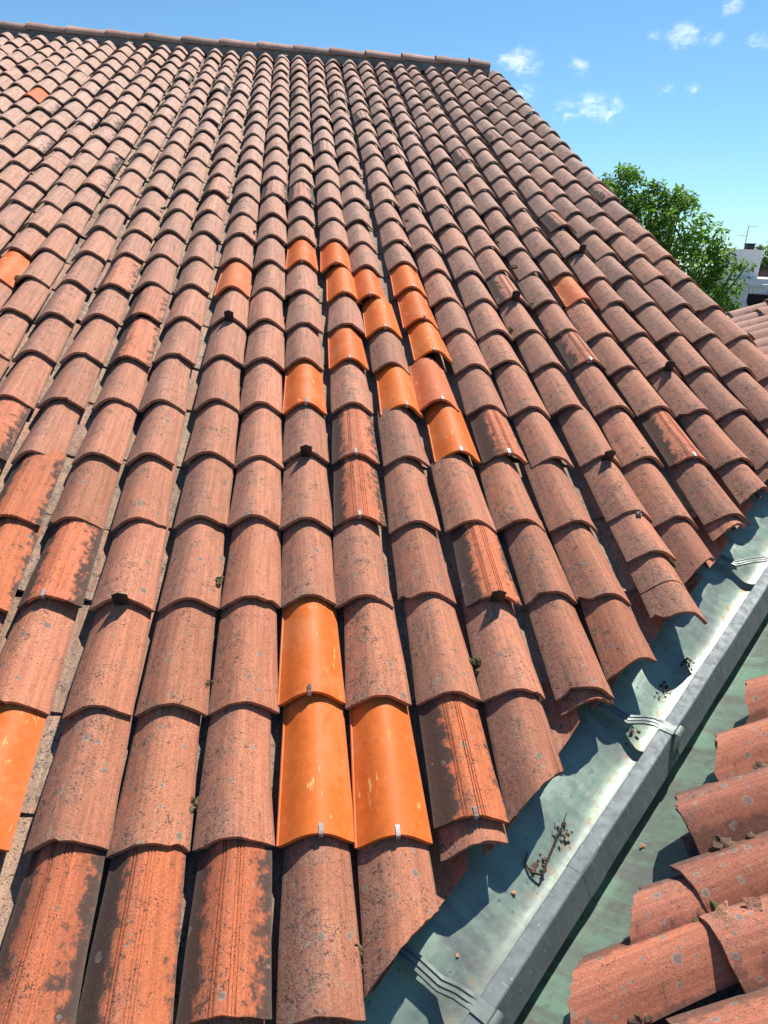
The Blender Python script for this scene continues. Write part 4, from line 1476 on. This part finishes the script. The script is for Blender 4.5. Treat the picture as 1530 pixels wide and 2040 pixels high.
annex = thing('clad_annex', 'low pale box clad in vertical boards with a white roof edge before the white building', 'building', Matrix.Translation((9.97, 13.47, 0)) @ Matrix.Rotation(math.atan2(13.47 - 13.67, 9.97 - 9.66) - .12, 4, 'Z'))
bm = bmesh.new()
box_bm(bm, -1.8, .0, .02, 1.3, -6, 1.10)
link('wall', to_mesh(bm, 'wall', MAT_GREYW, smooth=False), annex)
me_board = None
bm = bmesh.new()
box_bm(bm, 0, .076, 0, .02, -1.0, 1.10, .004)
me_board = to_mesh(bm, 'board', MAT_GREYW, smooth=False)
for i in range(22):
    o = link('board', me_board, annex)
    o.location = (-1.8 + i * .082, -.002, 0)
bm = bmesh.new()
box_bm(bm, -1.84, .04, -.04, .02, 1.10, 1.165)
box_bm(bm, -.02, .04, .02, 1.3, 1.10, 1.165)
link('roof_edge', to_mesh(bm, 'roof_edge', MAT_WHITE, smooth=False), annex)
bm = bmesh.new()
box_bm(bm, -1.8, -.02, .02, 1.3, 1.10, 1.13)
link('roof', to_mesh(bm, 'roof', MAT_ROOFG, smooth=False), annex)

can = thing('dark_canopy', 'dark rounded metal canopy edge behind the lower roof', 'canopy', Matrix.Translation((7.03, 9.40, 0)) @ Matrix.Rotation(-.80, 4, 'Z'))
bm = bmesh.new()
pts = [(0, 1.10), (0.0, .99), (.02, .93), (.06, .895), (.12, .88), (2.4, .88), (2.4, 1.10)]
fr = [bm.verts.new((x, 0, z)) for x, z in pts]
bk = [bm.verts.new((x, 1.2, z)) for x, z in pts]
bm.faces.new(fr)
bm.faces.new(bk[::-1])
for i in range(len(pts)):
    bm.faces.new((fr[i], bk[i], bk[(i + 1) % len(pts)], fr[(i + 1) % len(pts)]))
link('hood', to_mesh(bm, 'hood', MAT_DARK, smooth=False), can)
bm = bmesh.new()
box_bm(bm, .3, .4, .5, .6, -6, .88)
box_bm(bm, 2.1, 2.2, .5, .6, -6, .88)
link('post', to_mesh(bm, 'post', MAT_DARK, smooth=False), can)

ant = thing('tv_antenna', 'thin tv antenna mast with two cross arms above the white building', 'antenna', loc=(14.35, 21.36, 1.2))
bm = bmesh.new()
tube_bm(bm, [(0, 0, 0), (0, 0, 1.56)], .012, 6)
link('mast', to_mesh(bm, 'mast', MAT_ANT), ant)
for z, x0, x1 in ((1.55, -.02, .26), (1.27, -.24, .02)):
    bm = bmesh.new()
    tube_bm(bm, [(x0, -x0 * .5, z), (x1, -x1 * .5, z)], .007, 5)
    n_el = 4
    for i in range(n_el):
        x = x0 + (x1 - x0) * (i + .5) / n_el
        tube_bm(bm, [(x - .05, -x * .5 - .10, z), (x + .05, -x * .5 + .10, z)], .003, 4)
    link('aerial', to_mesh(bm, 'aerial', MAT_ANT), ant)

bwall = thing('brown_building', 'low brown brick building far behind at the right edge', 'building', Matrix.Translation((21.92, 31.95, 0)) @ Matrix.Rotation(-.55, 4, 'Z'))
bm = bmesh.new()
box_bm(bm, -.2, 9, 0, 6, -6, 1.50)
link('wall', to_mesh(bm, 'wall', MAT_BROWN, smooth=False), bwall)
bm = bmesh.new()
box_bm(bm, -.25, 9.05, -.05, 6.05, 1.50, 1.58)
link('coping', to_mesh(bm, 'coping', MAT_CHIM, smooth=False), bwall)
